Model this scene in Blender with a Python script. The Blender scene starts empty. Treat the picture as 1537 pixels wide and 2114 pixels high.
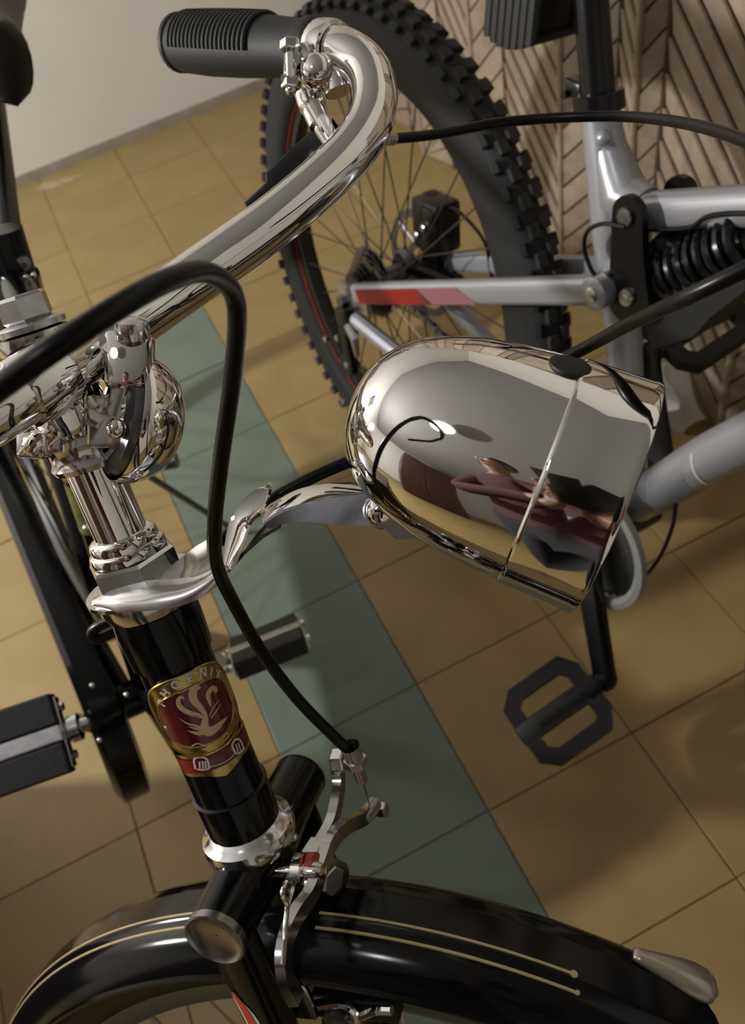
import bpy, bmesh, math, random
from mathutils import Vector, Matrix, Quaternion
random.seed(7)
PI = math.pi
V = Vector
scene = bpy.context.scene
COL = scene.collection

# ------------------------------------------------------------------ camera
FPX, CX, CY, CAM_H = 1800.0, 768.5, 1057.0, 1.15
RC = Matrix(((0.89160, -0.43282, 0.13309), (-0.41806, -0.67386, 0.60921), (-0.17400, -0.59881, -0.78176)))
cx_, cz_ = RC.col[0].normalized(), RC.col[2].normalized()
cy_ = cz_.cross(cx_).normalized(); cx_ = cy_.cross(cz_).normalized()
CAM_O = V((0, 0, CAM_H))
cd = bpy.data.cameras.new('camera'); cam = bpy.data.objects.new('camera', cd); COL.objects.link(cam)
cd.sensor_fit = 'VERTICAL'; cd.sensor_height = 36.0; cd.sensor_width = 36.0 * 1537 / 2114
cd.lens = FPX / 2114 * 36.0; cd.clip_start = 0.01; cd.clip_end = 50
cam.matrix_world = Matrix.Translation(CAM_O) @ Matrix((cx_, -cy_, -cz_)).transposed().to_4x4()
cd.dof.use_dof = True; cd.dof.focus_distance = 0.385; cd.dof.aperture_fstop = 14.0
scene.camera = cam

# ------------------------------------------------------------------ world, lights, exposure
w = bpy.data.worlds.new('world'); scene.world = w; w.use_nodes = True
w.node_tree.nodes['Background'].inputs[0].default_value = (0.02, 0.02, 0.022, 1)
w.node_tree.nodes['Background'].inputs[1].default_value = 1.0
LAMP_CEIL = V((-0.82, 0.10, 2.42)); CEIL_W = 7.0
LAMP_STAND = V((-1.72, 1.28, 1.40)); STAND_W = 152.0
def light(name, loc, watts, rad, color):
    l = bpy.data.lights.new(name, 'POINT'); l.energy = watts; l.shadow_soft_size = rad; l.color = color
    o = bpy.data.objects.new(name, l); COL.objects.link(o); o.location = loc
    return o
light('ceiling_lamp_light', LAMP_CEIL, CEIL_W, 0.05, (0.97, 0.98, 1.0))
light('floor_lamp_light', LAMP_STAND, STAND_W, 0.05, (1.0, 0.97, 0.92))
scene.view_settings.view_transform = 'Standard'; scene.view_settings.look = 'None'
scene.view_settings.gamma = 1.0; scene.view_settings.use_curve_mapping = False
scene.view_settings.exposure = 0.0

# ------------------------------------------------------------------ frames of reference
def at(px, py, z):                       # point seen at (px,py) of the photo, z metres deep
    return CAM_O + (cx_ * ((px - CX) / FPX) + cy_ * ((py - CY) / FPX) + cz_) * z
class Frame:
    def __init__(s, o, x, y, z): s.o, s.x, s.y, s.z = V(o), V(x), V(y), V(z)
    def __call__(s, x, y, z): return s.o + s.x * x + s.y * y + s.z * z
    def d(s, x, y, z): return s.x * x + s.y * y + s.z * z
    def loc(s, p): q = V(p) - s.o; return V((q.dot(s.x), q.dot(s.y), q.dot(s.z)))
    def on(s, px, py, axis, val):        # where the sight line meets a plane of this frame (world point)
        ax = (s.x, s.y, s.z)[axis]; dr = at(px, py, 1.0) - CAM_O
        return CAM_O + dr * (((s.o + ax * val) - CAM_O).dot(ax) / dr.dot(ax))
# steered front of the roadster: x forward, y to its left, z up the steering axis, origin at the fork crown
_e3 = V((0.09194, 0.50688, 0.8571)).normalized(); _a = V((0.55568, 0.68814, -0.46656)); _a = (_a - _e3 * _a.dot(_e3)).normalized()
ST = Frame((-0.07615, 0.19821, 0.65529), _a.cross(_e3), _a, _e3)
# mountain bike: x forward, y to its left, z up in its leaning plane, origin at the rear tyre's contact
_ps, _ph = -1.43, 0.178
_f = V((math.cos(_ps), math.sin(_ps), 0)); _l = V((-math.sin(_ps), math.cos(_ps), 0)); _u = V((0, 0, 1))
MT = Frame((0.279, 0.985, 0), _f, _l * math.cos(_ph) - _u * math.sin(_ph), _u * math.cos(_ph) + _l * math.sin(_ph))
# roadster's own frame: origin at its bottom bracket
_rf = V((0.10, -0.995, 0)).normalized(); _ru = V((0.235, 0.02, 0.97)); _ru = (_ru - _rf * _ru.dot(_rf)).normalized()
RF_ = Frame((-0.187, 0.585, 0.28), _rf, _ru.cross(_rf), _ru)

# ------------------------------------------------------------------ materials
def mat(name, col, rough=0.5, metal=0.0, var=0.0, scale=30.0, bump=0.0, bscale=200.0, coat=0.0, col2=None, rand=0.0, rvar=0.0, spec=0.5):
    m = bpy.data.materials.new(name); m.use_nodes = True
    nt = m.node_tree; n = nt.nodes; b = n['Principled BSDF']
    b.inputs['Base Color'].default_value = (*col, 1); b.inputs['Roughness'].default_value = rough
    b.inputs['Metallic'].default_value = metal; b.inputs['Coat Weight'].default_value = coat
    b.inputs['Coat Roughness'].default_value = 0.05; b.inputs['Specular IOR Level'].default_value = spec
    tc = n.new('ShaderNodeTexCoord')
    src = None
    if var > 0 or col2:
        nz = n.new('ShaderNodeTexNoise'); nz.inputs['Scale'].default_value = scale; nz.inputs['Detail'].default_value = 6
        nz.inputs['Roughness'].default_value = 0.65
        nt.links.new(tc.outputs['Object'], nz.inputs['Vector'])
        rp = n.new('ShaderNodeValToRGB'); rp.color_ramp.elements[0].position = 0.32; rp.color_ramp.elements[1].position = 0.68
        c2 = col2 if col2 else tuple(c * (1 - var) for c in col)
        rp.color_ramp.elements[0].color = (*c2, 1); rp.color_ramp.elements[1].color = (*col, 1)
        nt.links.new(nz.outputs['Fac'], rp.inputs['Fac']); src = rp.outputs['Color']
        if rvar > 0:
            mr = n.new('ShaderNodeMapRange'); mr.inputs['To Min'].default_value = rough - rvar; mr.inputs['To Max'].default_value = rough + rvar
            nt.links.new(nz.outputs['Fac'], mr.inputs['Value']); nt.links.new(mr.outputs['Result'], b.inputs['Roughness'])
    if rand > 0:
        oi = n.new('ShaderNodeObjectInfo'); hs = n.new('ShaderNodeHueSaturation')
        mr = n.new('ShaderNodeMapRange'); mr.inputs['To Min'].default_value = 1 - rand; mr.inputs['To Max'].default_value = 1 + rand * 0.5
        nt.links.new(oi.outputs['Random'], mr.inputs['Value']); nt.links.new(mr.outputs['Result'], hs.inputs['Value'])
        if src: nt.links.new(src, hs.inputs['Color'])
        else: hs.inputs['Color'].default_value = (*col, 1)
        src = hs.outputs['Color']
    if src: nt.links.new(src, b.inputs['Base Color'])
    if bump > 0:
        n2 = n.new('ShaderNodeTexNoise'); n2.inputs['Scale'].default_value = bscale; n2.inputs['Detail'].default_value = 4
        bp = n.new('ShaderNodeBump'); bp.inputs['Strength'].default_value = bump; bp.inputs['Distance'].default_value = 0.002
        nt.links.new(tc.outputs['Object'], n2.inputs['Vector']); nt.links.new(n2.outputs['Fac'], bp.inputs['Height'])
        nt.links.new(bp.outputs['Normal'], b.inputs['Normal'])
    return m
M = {}
M['chrome'] = mat('chrome', (0.86, 0.85, 0.83), 0.04, 1.0)
M['chrome_worn'] = mat('chrome_worn', (0.72, 0.72, 0.72), 0.14, 1.0, var=0.2, scale=60, rvar=0.06)
M['zinc'] = mat('zinc', (0.62, 0.62, 0.64), 0.28, 1.0, var=0.25, scale=80)
M['cap_dull'] = mat('cap_dull', (0.40, 0.40, 0.39), 0.26, 1.0, var=0.15, scale=150)
M['bright_tin'] = mat('bright_tin', (0.82, 0.82, 0.84), 0.24, 1.0, var=0.12, scale=90)
M['steel_dark'] = mat('steel_dark', (0.22, 0.22, 0.24), 0.35, 1.0, var=0.3, scale=90)
M['black_paint'] = mat('black_paint', (0.003, 0.003, 0.0036), 0.14, 0.0, spec=0.30)
M['black_gloss'] = mat('black_gloss', (0.005, 0.005, 0.006), 0.24, spec=0.4)
M['black_matt'] = mat('black_matt', (0.006, 0.006, 0.007), 0.55, bump=0.1)
M['grip_rubber'] = mat('grip_rubber', (0.011, 0.011, 0.013), 0.6, bump=0.08, bscale=600)
M['cable_black'] = mat('cable_black', (0.003, 0.003, 0.004), 0.30, spec=0.28)
M['tyre_rubber'] = mat('tyre_rubber', (0.011, 0.011, 0.012), 0.75, var=0.35, scale=40, bump=0.2)
M['knob_rubber'] = mat('knob_rubber', (0.028, 0.028, 0.029), 0.7, var=0.4, scale=60, bump=0.2)  # lighter than the carcass: shade between the tread blocks put into the colour
M['tyre_black'] = mat('tyre_black', (0.008, 0.008, 0.009), 0.45, var=0.3, scale=40)
M['pedal_rubber'] = mat('pedal_rubber', (0.006, 0.006, 0.008), 0.5, bump=0.15)
M['pedal_plastic'] = mat('pedal_plastic', (0.005, 0.005, 0.006), 0.55, var=0.3, bump=0.15)
M['silver_paint'] = mat('silver_paint', (0.40, 0.41, 0.45), 0.32, 0.45, var=0.06, scale=400)
M['silver_decal'] = mat('silver_decal', (0.30, 0.31, 0.35), 0.4, 0.3)
M['red_paint'] = mat('red_paint', (0.30, 0.012, 0.014), 0.3, 0.1)
M['pink_paint'] = mat('pink_paint', (0.36, 0.16, 0.18), 0.3, 0.3)
M['spoke'] = mat('spoke', (0.10, 0.085, 0.06), 0.4, 0.8)
M['spoke_bright'] = mat('spoke_bright', (0.55, 0.53, 0.48), 0.3, 1.0)
M['rim_dark'] = mat('rim_dark', (0.02, 0.02, 0.022), 0.4)
M['rim_grey'] = mat('rim_grey', (0.16, 0.18, 0.18), 0.35, 0.7)
M['gold_line'] = mat('gold_line', (0.55, 0.44, 0.24), 0.4)
M['brass'] = mat('brass', (0.62, 0.47, 0.18), 0.24, 1.0, var=0.25, scale=300)
M['badge_red'] = mat('badge_red', (0.10, 0.006, 0.006), 0.25, coat=0.6)
M['banner_red'] = mat('banner_red', (0.20, 0.016, 0.010), 0.3, var=0.4, scale=300)
M['badge_cream'] = mat('badge_cream', (0.62, 0.47, 0.25), 0.4)
M['badge_white'] = mat('badge_white', (0.72, 0.66, 0.58), 0.4)
M['decal_white'] = mat('decal_white', (0.62, 0.60, 0.54), 0.4)
M['decal_red'] = mat('decal_red', (0.42, 0.05, 0.02), 0.4)
M['decal_green'] = mat('decal_green', (0.20, 0.22, 0.05), 0.45, col2=(0.05, 0.06, 0.015), scale=70)
M['decal_gold'] = mat('decal_gold', (0.30, 0.18, 0.03), 0.45, col2=(0.10, 0.06, 0.01), scale=70)
M['beige_tip'] = mat('beige_tip', (0.46, 0.42, 0.33), 0.22, 0.6, var=0.2, scale=60)
M['tile_yellow'] = mat('tile_yellow', (0.375, 0.268, 0.110), 0.42, col2=(0.31, 0.22, 0.088), scale=9.0, rand=0.07, rvar=0.06, bump=0.04, bscale=60)
M['tile_green'] = mat('tile_green', (0.175, 0.222, 0.176), 0.42, col2=(0.143, 0.184, 0.145), scale=9.0, rand=0.06, rvar=0.06, bump=0.04, bscale=60)
M['grout'] = mat('grout', (0.24, 0.165, 0.07), 0.9, var=0.4, scale=20)
M['plaster'] = mat('plaster', (0.77, 0.755, 0.715), 0.8, var=0.06, scale=5, bump=0.12, bscale=45)
M['ceiling_paint'] = mat('ceiling_paint', (0.30, 0.30, 0.31), 0.9, var=0.04, scale=3)
M['skirt_dirt'] = mat('skirt_dirt', (0.30, 0.265, 0.20), 0.9, var=0.3, scale=14)
M['straw'] = mat('straw', (0.47, 0.39, 0.30), 0.42, col2=(0.34, 0.27, 0.195), scale=26, rand=0.16, bump=0.3, bscale=120)
M['straw_dark'] = mat('straw_dark', (0.085, 0.058, 0.035), 0.8, var=0.3, scale=20)
M['bag_white'] = mat('bag_white', (0.78, 0.76, 0.76), 0.35, var=0.2, scale=20)
M['saddle'] = mat('saddle', (0.005, 0.005, 0.006), 0.42, bump=0.15, bscale=300)
M['wood_dark'] = mat('wood_dark', (0.055, 0.025, 0.014), 0.4, var=0.4, scale=12)
M['lens'] = mat('lens', (0.75, 0.76, 0.76), 0.1, 0.2)

# ------------------------------------------------------------------ mesh builders
def mesh(name, verts, faces, smooth=True):
    me = bpy.data.meshes.new(name); me.from_pydata([tuple(v) for v in verts], [], faces); me.validate(); 
    bm = bmesh.new(); bm.from_mesh(me); bmesh.ops.recalc_face_normals(bm, faces=bm.faces); bm.to_mesh(me); bm.free()
    if smooth:
        me.polygons.foreach_set('use_smooth', [True] * len(me.polygons))
    return me
class G:                                  # geometry collector, world coordinates
    def __init__(s): s.v, s.f = [], []
    def add(s, vs, fs):
        k = len(s.v); s.v += [V(v) for v in vs]; s.f += [tuple(i + k for i in f) for f in fs]; return s
    def tube(s, pts, r, n=14, cap=True, closed=False, flat=None):
        pts = [V(p) for p in pts]; N = len(pts); rs = r if isinstance(r, (list, tuple)) else [r] * N
        tang = []
        for i in range(N):
            if closed: t = pts[(i + 1) % N] - pts[i - 1]
            else: t = pts[min(i + 1, N - 1)] - pts[max(i - 1, 0)]
            tang.append(t.normalized())
        nrm = tang[0].orthogonal().normalized()
        vs, fs = [], []
        for i in range(N):
            if i: nrm = tang[i - 1].rotation_difference(tang[i]) @ nrm
            nrm = (nrm - tang[i] * nrm.dot(tang[i])).normalized(); b = tang[i].cross(nrm)
            for k in range(n):
                a = 2 * PI * k / n; vs.append(pts[i] + (nrm * math.cos(a) + b * math.sin(a)) * rs[i])
        for i in range(N if closed else N - 1):
            j = (i + 1) % N
            for k in range(n): fs.append((i * n + k, i * n + (k + 1) % n, j * n + (k + 1) % n, j * n + k))
        if cap and not closed: fs += [tuple(range(n))[::-1], tuple((N - 1) * n + k for k in range(n))]
        return s.add(vs, fs)
    def lathe(s, o, axis, prof, n=32, cap=True):     # prof: (distance along axis, radius)
        o = V(o); ax = V(axis).normalized(); u = ax.orthogonal().normalized(); w_ = ax.cross(u); vs, fs = [], []
        for (h, r) in prof:
            for k in range(n):
                a = 2 * PI * k / n; vs.append(o + ax * h + (u * math.cos(a) + w_ * math.sin(a)) * max(r, 1e-5))
        P_ = len(prof)
        for i in range(P_ - 1):
            for k in range(n): fs.append((i * n + k, i * n + (k + 1) % n, (i + 1) * n + (k + 1) % n, (i + 1) * n + k))
        if cap: fs += [tuple(range(n))[::-1], tuple((P_ - 1) * n + k for k in range(n))]
        return s.add(vs, fs)
    def box(s, o, x, y, z, bev=0.0):                 # centre and three half vectors
        o, x, y, z = V(o), V(x), V(y), V(z); 
        if bev <= 0:
            vs = [o + x * a + y * b + z * c for a in (-1, 1) for b in (-1, 1) for c in (-1, 1)]
            return s.add(vs, [(0, 1, 3, 2), (4, 6, 7, 5), (0, 4, 5, 1), (2, 3, 7, 6), (0, 2, 6, 4), (1, 5, 7, 3)])
        lx, ly, lz = x.length, y.length, z.length; bm = bmesh.new()
        vv = [bm.verts.new(o + x * a + y * b + z * c) for a in (-1, 1) for b in (-1, 1) for c in (-1, 1)]
        for f in [(0, 1, 3, 2), (4, 6, 7, 5), (0, 4, 5, 1), (2, 3, 7, 6), (0, 2, 6, 4), (1, 5, 7, 3)]: bm.faces.new([vv[i] for i in f])
        bmesh.ops.recalc_face_normals(bm, faces=bm.faces)
        bmesh.ops.bevel(bm, geom=bm.edges[:], offset=min(bev, lx * .9, ly * .9, lz * .9), segments=2, affect='EDGES', profile=0.5)
        bm.verts.index_update(); k = [v.co.copy() for v in bm.verts]; fs = [tuple(v.index for v in f.verts) for f in bm.faces]; bm.free()
        return s.add(k, fs)
    def prism(s, poly, d):                           # polygon of world points pushed along d
        poly = [V(p) for p in poly]; n = len(poly); d = V(d)
        return s.add(poly + [p + d for p in poly], [tuple(range(n))[::-1], tuple(range(n, 2 * n))] + [(i, (i + 1) % n, n + (i + 1) % n, n + i) for i in range(n)])
    def strip(s, path, prof, closed_prof=True, cap=True):   # path: list of (point, u, v); prof: 2D points in u,v
        n = len(prof); vs, fs = [], []
        for (p, u, v) in path: vs += [V(p) + V(u) * a + V(v) * b for (a, b) in prof]
        for i in range(len(path) - 1):
            for k in range(n if closed_prof else n - 1):
                k2 = (k + 1) % n; fs.append((i * n + k, i * n + k2, (i + 1) * n + k2, (i + 1) * n + k))
        if cap and closed_prof: fs += [tuple(range(n))[::-1], tuple((len(path) - 1) * n + k for k in range(n))]
        return s.add(vs, fs)
    def ball(s, o, r, n=12, m=8, sx=None):
        o = V(o); ax = sx or (V((1, 0, 0)), V((0, 1, 0)), V((0, 0, 1))); vs, fs = [], []
        for i in range(m + 1):
            t = PI * i / m
            for k in range(n):
                a = 2 * PI * k / n; vs.append(o + (ax[0] * (math.sin(t) * math.cos(a)) + ax[1] * (math.sin(t) * math.sin(a)) + ax[2] * math.cos(t)) * r)
        for i in range(m):
            for k in range(n): fs.append((i * n + k, i * n + (k + 1) % n, (i + 1) * n + (k + 1) % n, (i + 1) * n + k))
        return s.add(vs, fs)
    def hexnut(s, o, axis, r, h, rot=0.0, bev=0.12):
        o = V(o); ax = V(axis).normalized(); u = ax.orthogonal().normalized(); w_ = ax.cross(u); vs = []
        for (hh, rr) in ((0, r * (1 - bev)), (h * .12, r), (h * .88, r), (h, r * (1 - bev))):
            for k in range(6):
                a = rot + PI / 3 * k; vs.append(o + ax * hh + (u * math.cos(a) + w_ * math.sin(a)) * rr)
        fs = [tuple(range(6))[::-1], tuple(range(18, 24))]
        for i in range(3):
            for k in range(6): fs.append((i * 6 + k, i * 6 + (k + 1) % 6, (i + 1) * 6 + (k + 1) % 6, (i + 1) * 6 + k))
        return s.add(vs, fs)
def crom(pts, k=8):                        # smooth curve through points
    pts = [V(p) for p in pts]; P_ = [pts[0] * 2 - pts[1]] + pts + [pts[-1] * 2 - pts[-2]]; out = []
    for i in range(1, len(P_) - 2):
        a, b, c, d = P_[i - 1:i + 3]
        for j in range(k):
            t = j / k
            out.append(0.5 * ((2 * b) + (c - a) * t + (2 * a - 5 * b + 4 * c - d) * t * t + (3 * b - a - 3 * c + d) * t ** 3))
    out.append(pts[-1]); return out
def lerp(a, b, t): return a + (b - a) * t
def place(name, me, m, parent=None, loc=None):
    if m is not None and not me.materials: me.materials.append(m)
    o = bpy.data.objects.new(name, me); COL.objects.link(o)
    if parent is not None:
        o.parent = parent
        if parent.type == 'EMPTY': o.matrix_parent_inverse = Matrix.Translation(-parent.location)
    return o
def obj(name, g, m, parent=None, smooth=True, angle=35):
    me = mesh(name, g.v, g.f, smooth)
    if smooth and angle < 180:
        try: me.set_sharp_from_angle(angle=math.radians(angle))
        except Exception: pass
    return place(name, me, M[m] if isinstance(m, str) else m, parent)
def thing(name, loc, label, cat, group=None):
    o = bpy.data.objects.new(name, None); COL.objects.link(o); o.location = loc; o.empty_display_size = 0.05
    o['label'] = label; o['category'] = cat
    if group: o['group'] = group
    return o
def struct(o): o['kind'] = 'structure'; return o

# ================================================================== the room
XL, XR, YF, YB, ZC = -4.4, 1.45, -3.2, 2.434, 2.66
g = G().box(((XL + XR) / 2, (YF + YB) / 2, -0.02), ((XR - XL) / 2, 0, 0), (0, (YB - YF) / 2, 0), (0, 0, 0.0172))
floor = struct(obj('floor', g, 'grout', smooth=False)); floor['label'] = 'yellow tiled floor with one column of green tiles'; floor['category'] = 'floor'
TX, TY, FX0, FY0 = 0.2190, 0.2088, 0.1179, 0.3672
def tile_mesh(nm, sx, sy):
    g = G().box((0, 0, -0.004), (sx / 2, 0, 0), (0, sy / 2, 0), (0, 0, 0.004), bev=0.0012); return mesh(nm, g.v, g.f, False)
gap = 0.0013
ty_me, tg_me = tile_mesh('floor_tile', TX - gap, TY - gap), tile_mesh('floor_tile', TX - gap, TY - gap)
ty_me.materials.append(M['tile_yellow']); tg_me.materials.append(M['tile_green'])
for i in range(-5, 5):
    for j in range(-3, 10):
        yc, sy = FY0 + (j + .5) * TY, 1.0
        if yc + TY / 2 > YB: continue
        o = place('floor_tile', tg_me if (i == -1 and j <= 5) else ty_me, None, floor)
        o.location = (FX0 + (i + .5) * TX + random.uniform(-.0004, .0004), yc + random.uniform(-.0004, .0004), random.uniform(-.0006, .0004))
        o.rotation_euler = (random.uniform(-.001, .001), random.uniform(-.001, .001), random.uniform(-.0015, .0015))
# the last cut row against the wall
yc0 = FY0 + 9 * TY + (YB - (FY0 + 9 * TY)) / 2
cut_h = YB - (FY0 + 9 * TY)
cy_me = tile_mesh('floor_tile', TX - gap, cut_h - gap); cy_me.materials.append(M['tile_yellow'])
cg_me = tile_mesh('floor_tile', TX - gap, cut_h - gap); cg_me.materials.append(M['tile_green'])
for i in range(-5, 5):
    o = place('floor_tile', cy_me, None, floor); o.location = (FX0 + (i + .5) * TX, yc0, 0)
# tiles beyond the visible part: one part of the floor
g = G()
for i in range(-22, 7):
    for j in range(-18, 10):
        if -5 <= i < 5 and -3 <= j: continue
        x0 = FX0 + (i + .5) * TX; y0 = FY0 + (j + .5) * TY
        if x0 - TX / 2 < XL or x0 + TX / 2 > XR or y0 - TY / 2 < YF or y0 + TY / 2 > YB: continue
        g.box((x0, y0, -.004), (TX / 2 - .0011, 0, 0), (0, TY / 2 - .0011, 0), (0, 0, .004))
o = obj('floor_tiles_far', g, 'tile_yellow', floor, smooth=False); o['kind'] = 'stuff'
def wall(name, o, x, y, z, m='plaster', label=None):
    return struct(obj(name, G().box(o, x, y, z), m, smooth=False))
wall('wall_back', ((XL + XR) / 2, YB + .05, ZC / 2), ((XR - XL) / 2 + .1, 0, 0), (0, .05, 0), (0, 0, ZC / 2))
wall('wall_front', ((XL + XR) / 2, YF - .05, ZC / 2), ((XR - XL) / 2 + .1, 0, 0), (0, .05, 0), (0, 0, ZC / 2))
wall('wall_left', (XL - .05, (YF + YB) / 2, ZC / 2), (.05, 0, 0), (0, (YB - YF) / 2, 0), (0, 0, ZC / 2))
wall('wall_right', (XR + .05, (YF + YB) / 2, ZC / 2), (.05, 0, 0), (0, (YB - YF) / 2, 0), (0, 0, ZC / 2))
wall('ceiling', ((XL + XR) / 2, (YF + YB) / 2, ZC + .05), ((XR - XL) / 2 + .1, 0, 0), (0, (YB - YF) / 2 + .1, 0), (0, 0, .05), 'ceiling_paint')
# dirty mortar fillet where the wall meets the tiles
path = [(V((XL + (XR - XL) * t / 40, YB, 0)), V((0, -1, 0)), V((0, 0, 1))) for t in range(41)]
struct(obj('baseboard_back', G().strip(path, [(0, 0), (.010 , 0), (.007, .010), (.002, .022), (0, .024)]), 'skirt_dirt'))

# folding screen of woven straw strips standing along the right side
scr = thing('folding_screen', (0.79, 1.1, 0), 'folding screen of diagonal straw strips standing behind the silver bike', 'screen')
folds = [(.80, 2.30), (.76, 2.08), (.795, 1.93), (.765, 1.81), (.795, 1.71), (.766, 1.52), (.795, 1.445), (.762, 1.205), (.80, 1.10), (.768, 1.016), (.795, .985), (.755, .73), (.83, .66), (.90, .42), (.96, .36), (1.02, .10)]
SH = 1.30
for k in range(len(folds) - 1):
    p0, p1 = V((*folds[k], 0)), V((*folds[k + 1], 0)); e = p1 - p0; wd = e.length; e.normalize()
    nrm = V((-1, 0, 0)) - e * V((-1, 0, 0)).dot(e); nrm.normalize()
    fall = (k % 2 == 0)                    # strips fall towards the viewer on one face, rise on the next
    back = obj('panel_backing', G().prism([p0 - nrm * .012, p1 - nrm * .012, p1 - nrm * .012 + V((0, 0, SH)), p0 - nrm * .012 + V((0, 0, SH))], nrm * .006), 'straw_dark', scr, smooth=False)
    pitch = 0.050 if fall else 0.056; slope = (-0.55 if fall else 1.05)
    n = int((SH + abs(slope) * wd) / pitch)
    base = 0.0 if slope > 0 else -slope * wd
    rise = slope * wd
    me = None
    for q in range(n):
        zl0 = q * pitch - (max(rise, 0)); zl1 = zl0 + rise
        if slope < 0: zl0 = q * pitch; zl1 = zl0 + rise
        hgt = pitch * .9
        lo = max(min(zl0, zl1), -9)
        zz = [max(0.002, min(SH, a)) for a in (zl0, zl1, zl1 + hgt, zl0 + hgt)]
        if max(zz) - min(zz) < .008: continue
        tl = .0045 if fall else .0015
        pts = [p0 + e * .003 + V((0, 0, zz[0])) - nrm * .005, p1 - e * .003 + V((0, 0, zz[1])) - nrm * .005, p1 - e * .003 + V((0, 0, zz[2])) - nrm * (.005 - tl), p0 + e * .003 + V((0, 0, zz[3])) - nrm * (.005 - tl)]
        obj('straw_strip', G().prism(pts, nrm * .0045), 'straw', back, smooth=False)
    if k: obj('panel_edge', G().tube([p0 + V((0, 0, .0)), p0 + V((0, 0, SH))], .0055 , 8), 'straw' if not fall else 'straw_dark', scr)

# ================================================================== the mountain bike
mtb = thing('mountain_bike', MT(0, 0, 0), 'silver full-suspension mountain bike leaning on the straw screen', 'bicycle')
RW = 0.365
def wheel_path(fr, cx, cz, r, y=0, n=72, a0=0, a1=2 * PI):
    return [fr(cx + r * math.cos(a0 + (a1 - a0) * i / n), y, cz + r * math.sin(a0 + (a1 - a0) * i / n)) for i in range(n)]
def ring(fr, cx, cz, prof, n=96):          # surface of revolution about the wheel axle; prof: (radius, lateral), closed
    g = G(); m = len(prof); vs, fs = [], []
    for i in range(n):
        a = 2 * PI * i / n
        vs += [fr(cx + r * math.cos(a), y, cz + r * math.sin(a)) for (r, y) in prof]
    for i in range(n):
        for k in range(m): fs.append((i * m + k, i * m + (k + 1) % m, ((i + 1) % n) * m + (k + 1) % m, ((i + 1) % n) * m + k))
    return g.add(vs, fs)
def tyre_prof(r_in, r_out, hw, n=14, sq=0.8):
    pr = []
    for i in range(n + 1):
        t = PI * i / n; c, s_ = math.cos(t), math.sin(t)
        pr.append((r_in + (r_out - r_in) * (s_ ** sq), hw * (abs(c) ** 0.9) * (1 if c > 0 else -1) * (1.0 - 0.25 * (1 - s_) ** 2)))
    return pr
tyre = obj('tyre', ring(MT, 0, RW, tyre_prof(.288, RW - .0045, .0285) ), 'tyre_rubber', mtb, angle=180)
# tread blocks: each one its own sub-part
def knob(sx, sy, sz):
    g = G().box((0, 0, sz / 2), (sx / 2, 0, 0), (0, sy / 2, 0), (0, 0, sz / 2), bev=.0012); me = mesh('tread_knob', g.v, g.f, False); me.materials.append(M['knob_rubber']); return me
kc, ks = knob(.0165, .0125, .0082), knob(.0150, .0085, .0082)
rows = 72; cnt = 0
for i in range(rows):
    a = 2 * PI * i / rows
    for (ly, rr, tilt, off, me) in ((-.0080, RW - .0050, -.14, 0, kc), (.0080, RW - .0050, .14, 0, kc), (-.0215, RW - .0140, -.70, .5, ks), (.0215, RW - .0140, .70, .5, ks)):
        if cnt >= 290 and False: break
        aa = a + off * 2 * PI / rows + (0.25 * 2 * PI / rows if ly > 0 and off == 0 else 0)
        er = MT.d(math.cos(aa), 0, math.sin(aa)); et = MT.d(-math.sin(aa), 0, math.cos(aa)); el = MT.y
        up = er * math.cos(tilt) + el * math.sin(tilt); lat = et.cross(up) * -1
        o = place('tread_knob', me, None, tyre); cnt += 1
        p = MT(rr * math.cos(aa), ly, RW + rr * math.sin(aa)) - up * .004
        o.matrix_world = Matrix.Translation(p) @ Matrix((et, up.cross(et), up)).transposed().to_4x4()
rim = obj('rim', ring(MT, 0, RW, [(.294, .012), (.300, .0125), (.300, -.0125), (.294, -.012), (.274, -.009), (.272, 0), (.274, .009)]), 'rim_dark', mtb, angle=40)
obj('rim_stripe', ring(MT, 0, RW, [(.2885, -.0132), (.2885, -.0138), (.2850, -.0138), (.2850, -.0132)]), 'decal_red', rim)
for i in range(32):
    a = 2 * PI * i / 32; s_ = 1 if i % 2 else -1; b = a + (0.33 if (i // 2) % 2 else -0.33) * 1.0
    obj('spoke', G().tube([MT(.274 * math.cos(a), s_ * .003, RW + .274 * math.sin(a)), MT(.028 * math.cos(b + s_ * .2), s_ * .028, RW + .028 * math.sin(b + s_ * .2))], .0012, 6), 'spoke', rim)
hub = obj('rear_hub', G().lathe(MT(0, -.075, RW), MT.y, [(0, .006), (.008, .010), (.035, .014), (.042, .030), (.046, .030), (.05, .014), (.096, .014), (.100, .032), (.106, .032), (.11, .012), (.145, .008)], 24), 'steel_dark', mtb)
cas = obj('cassette', G().lathe(MT(0, -.066, RW), MT.y, [(0, .016), (.0, .022)] , 32), 'steel_dark', mtb)
for i, rr in enumerate((.024, .028, .032, .037, .042, .047, .052)):
    g = G(); n = 40; vs = []
    for y_ in (0, .0018):
        for k in range(n):
            a = 2 * PI * k / n; r2 = rr + (.0016 if k % 2 else -.0016); vs.append(MT(r2 * math.cos(a), -.064 + i * .0052 + y_, RW + r2 * math.sin(a)))
    fs = [tuple(range(n))[::-1], tuple(range(n, 2 * n))] + [(k, (k + 1) % n, n + (k + 1) % n, n + k) for k in range(n)]
    obj('sprocket', g.add(vs, fs), 'steel_dark', cas, smooth=False)
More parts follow.
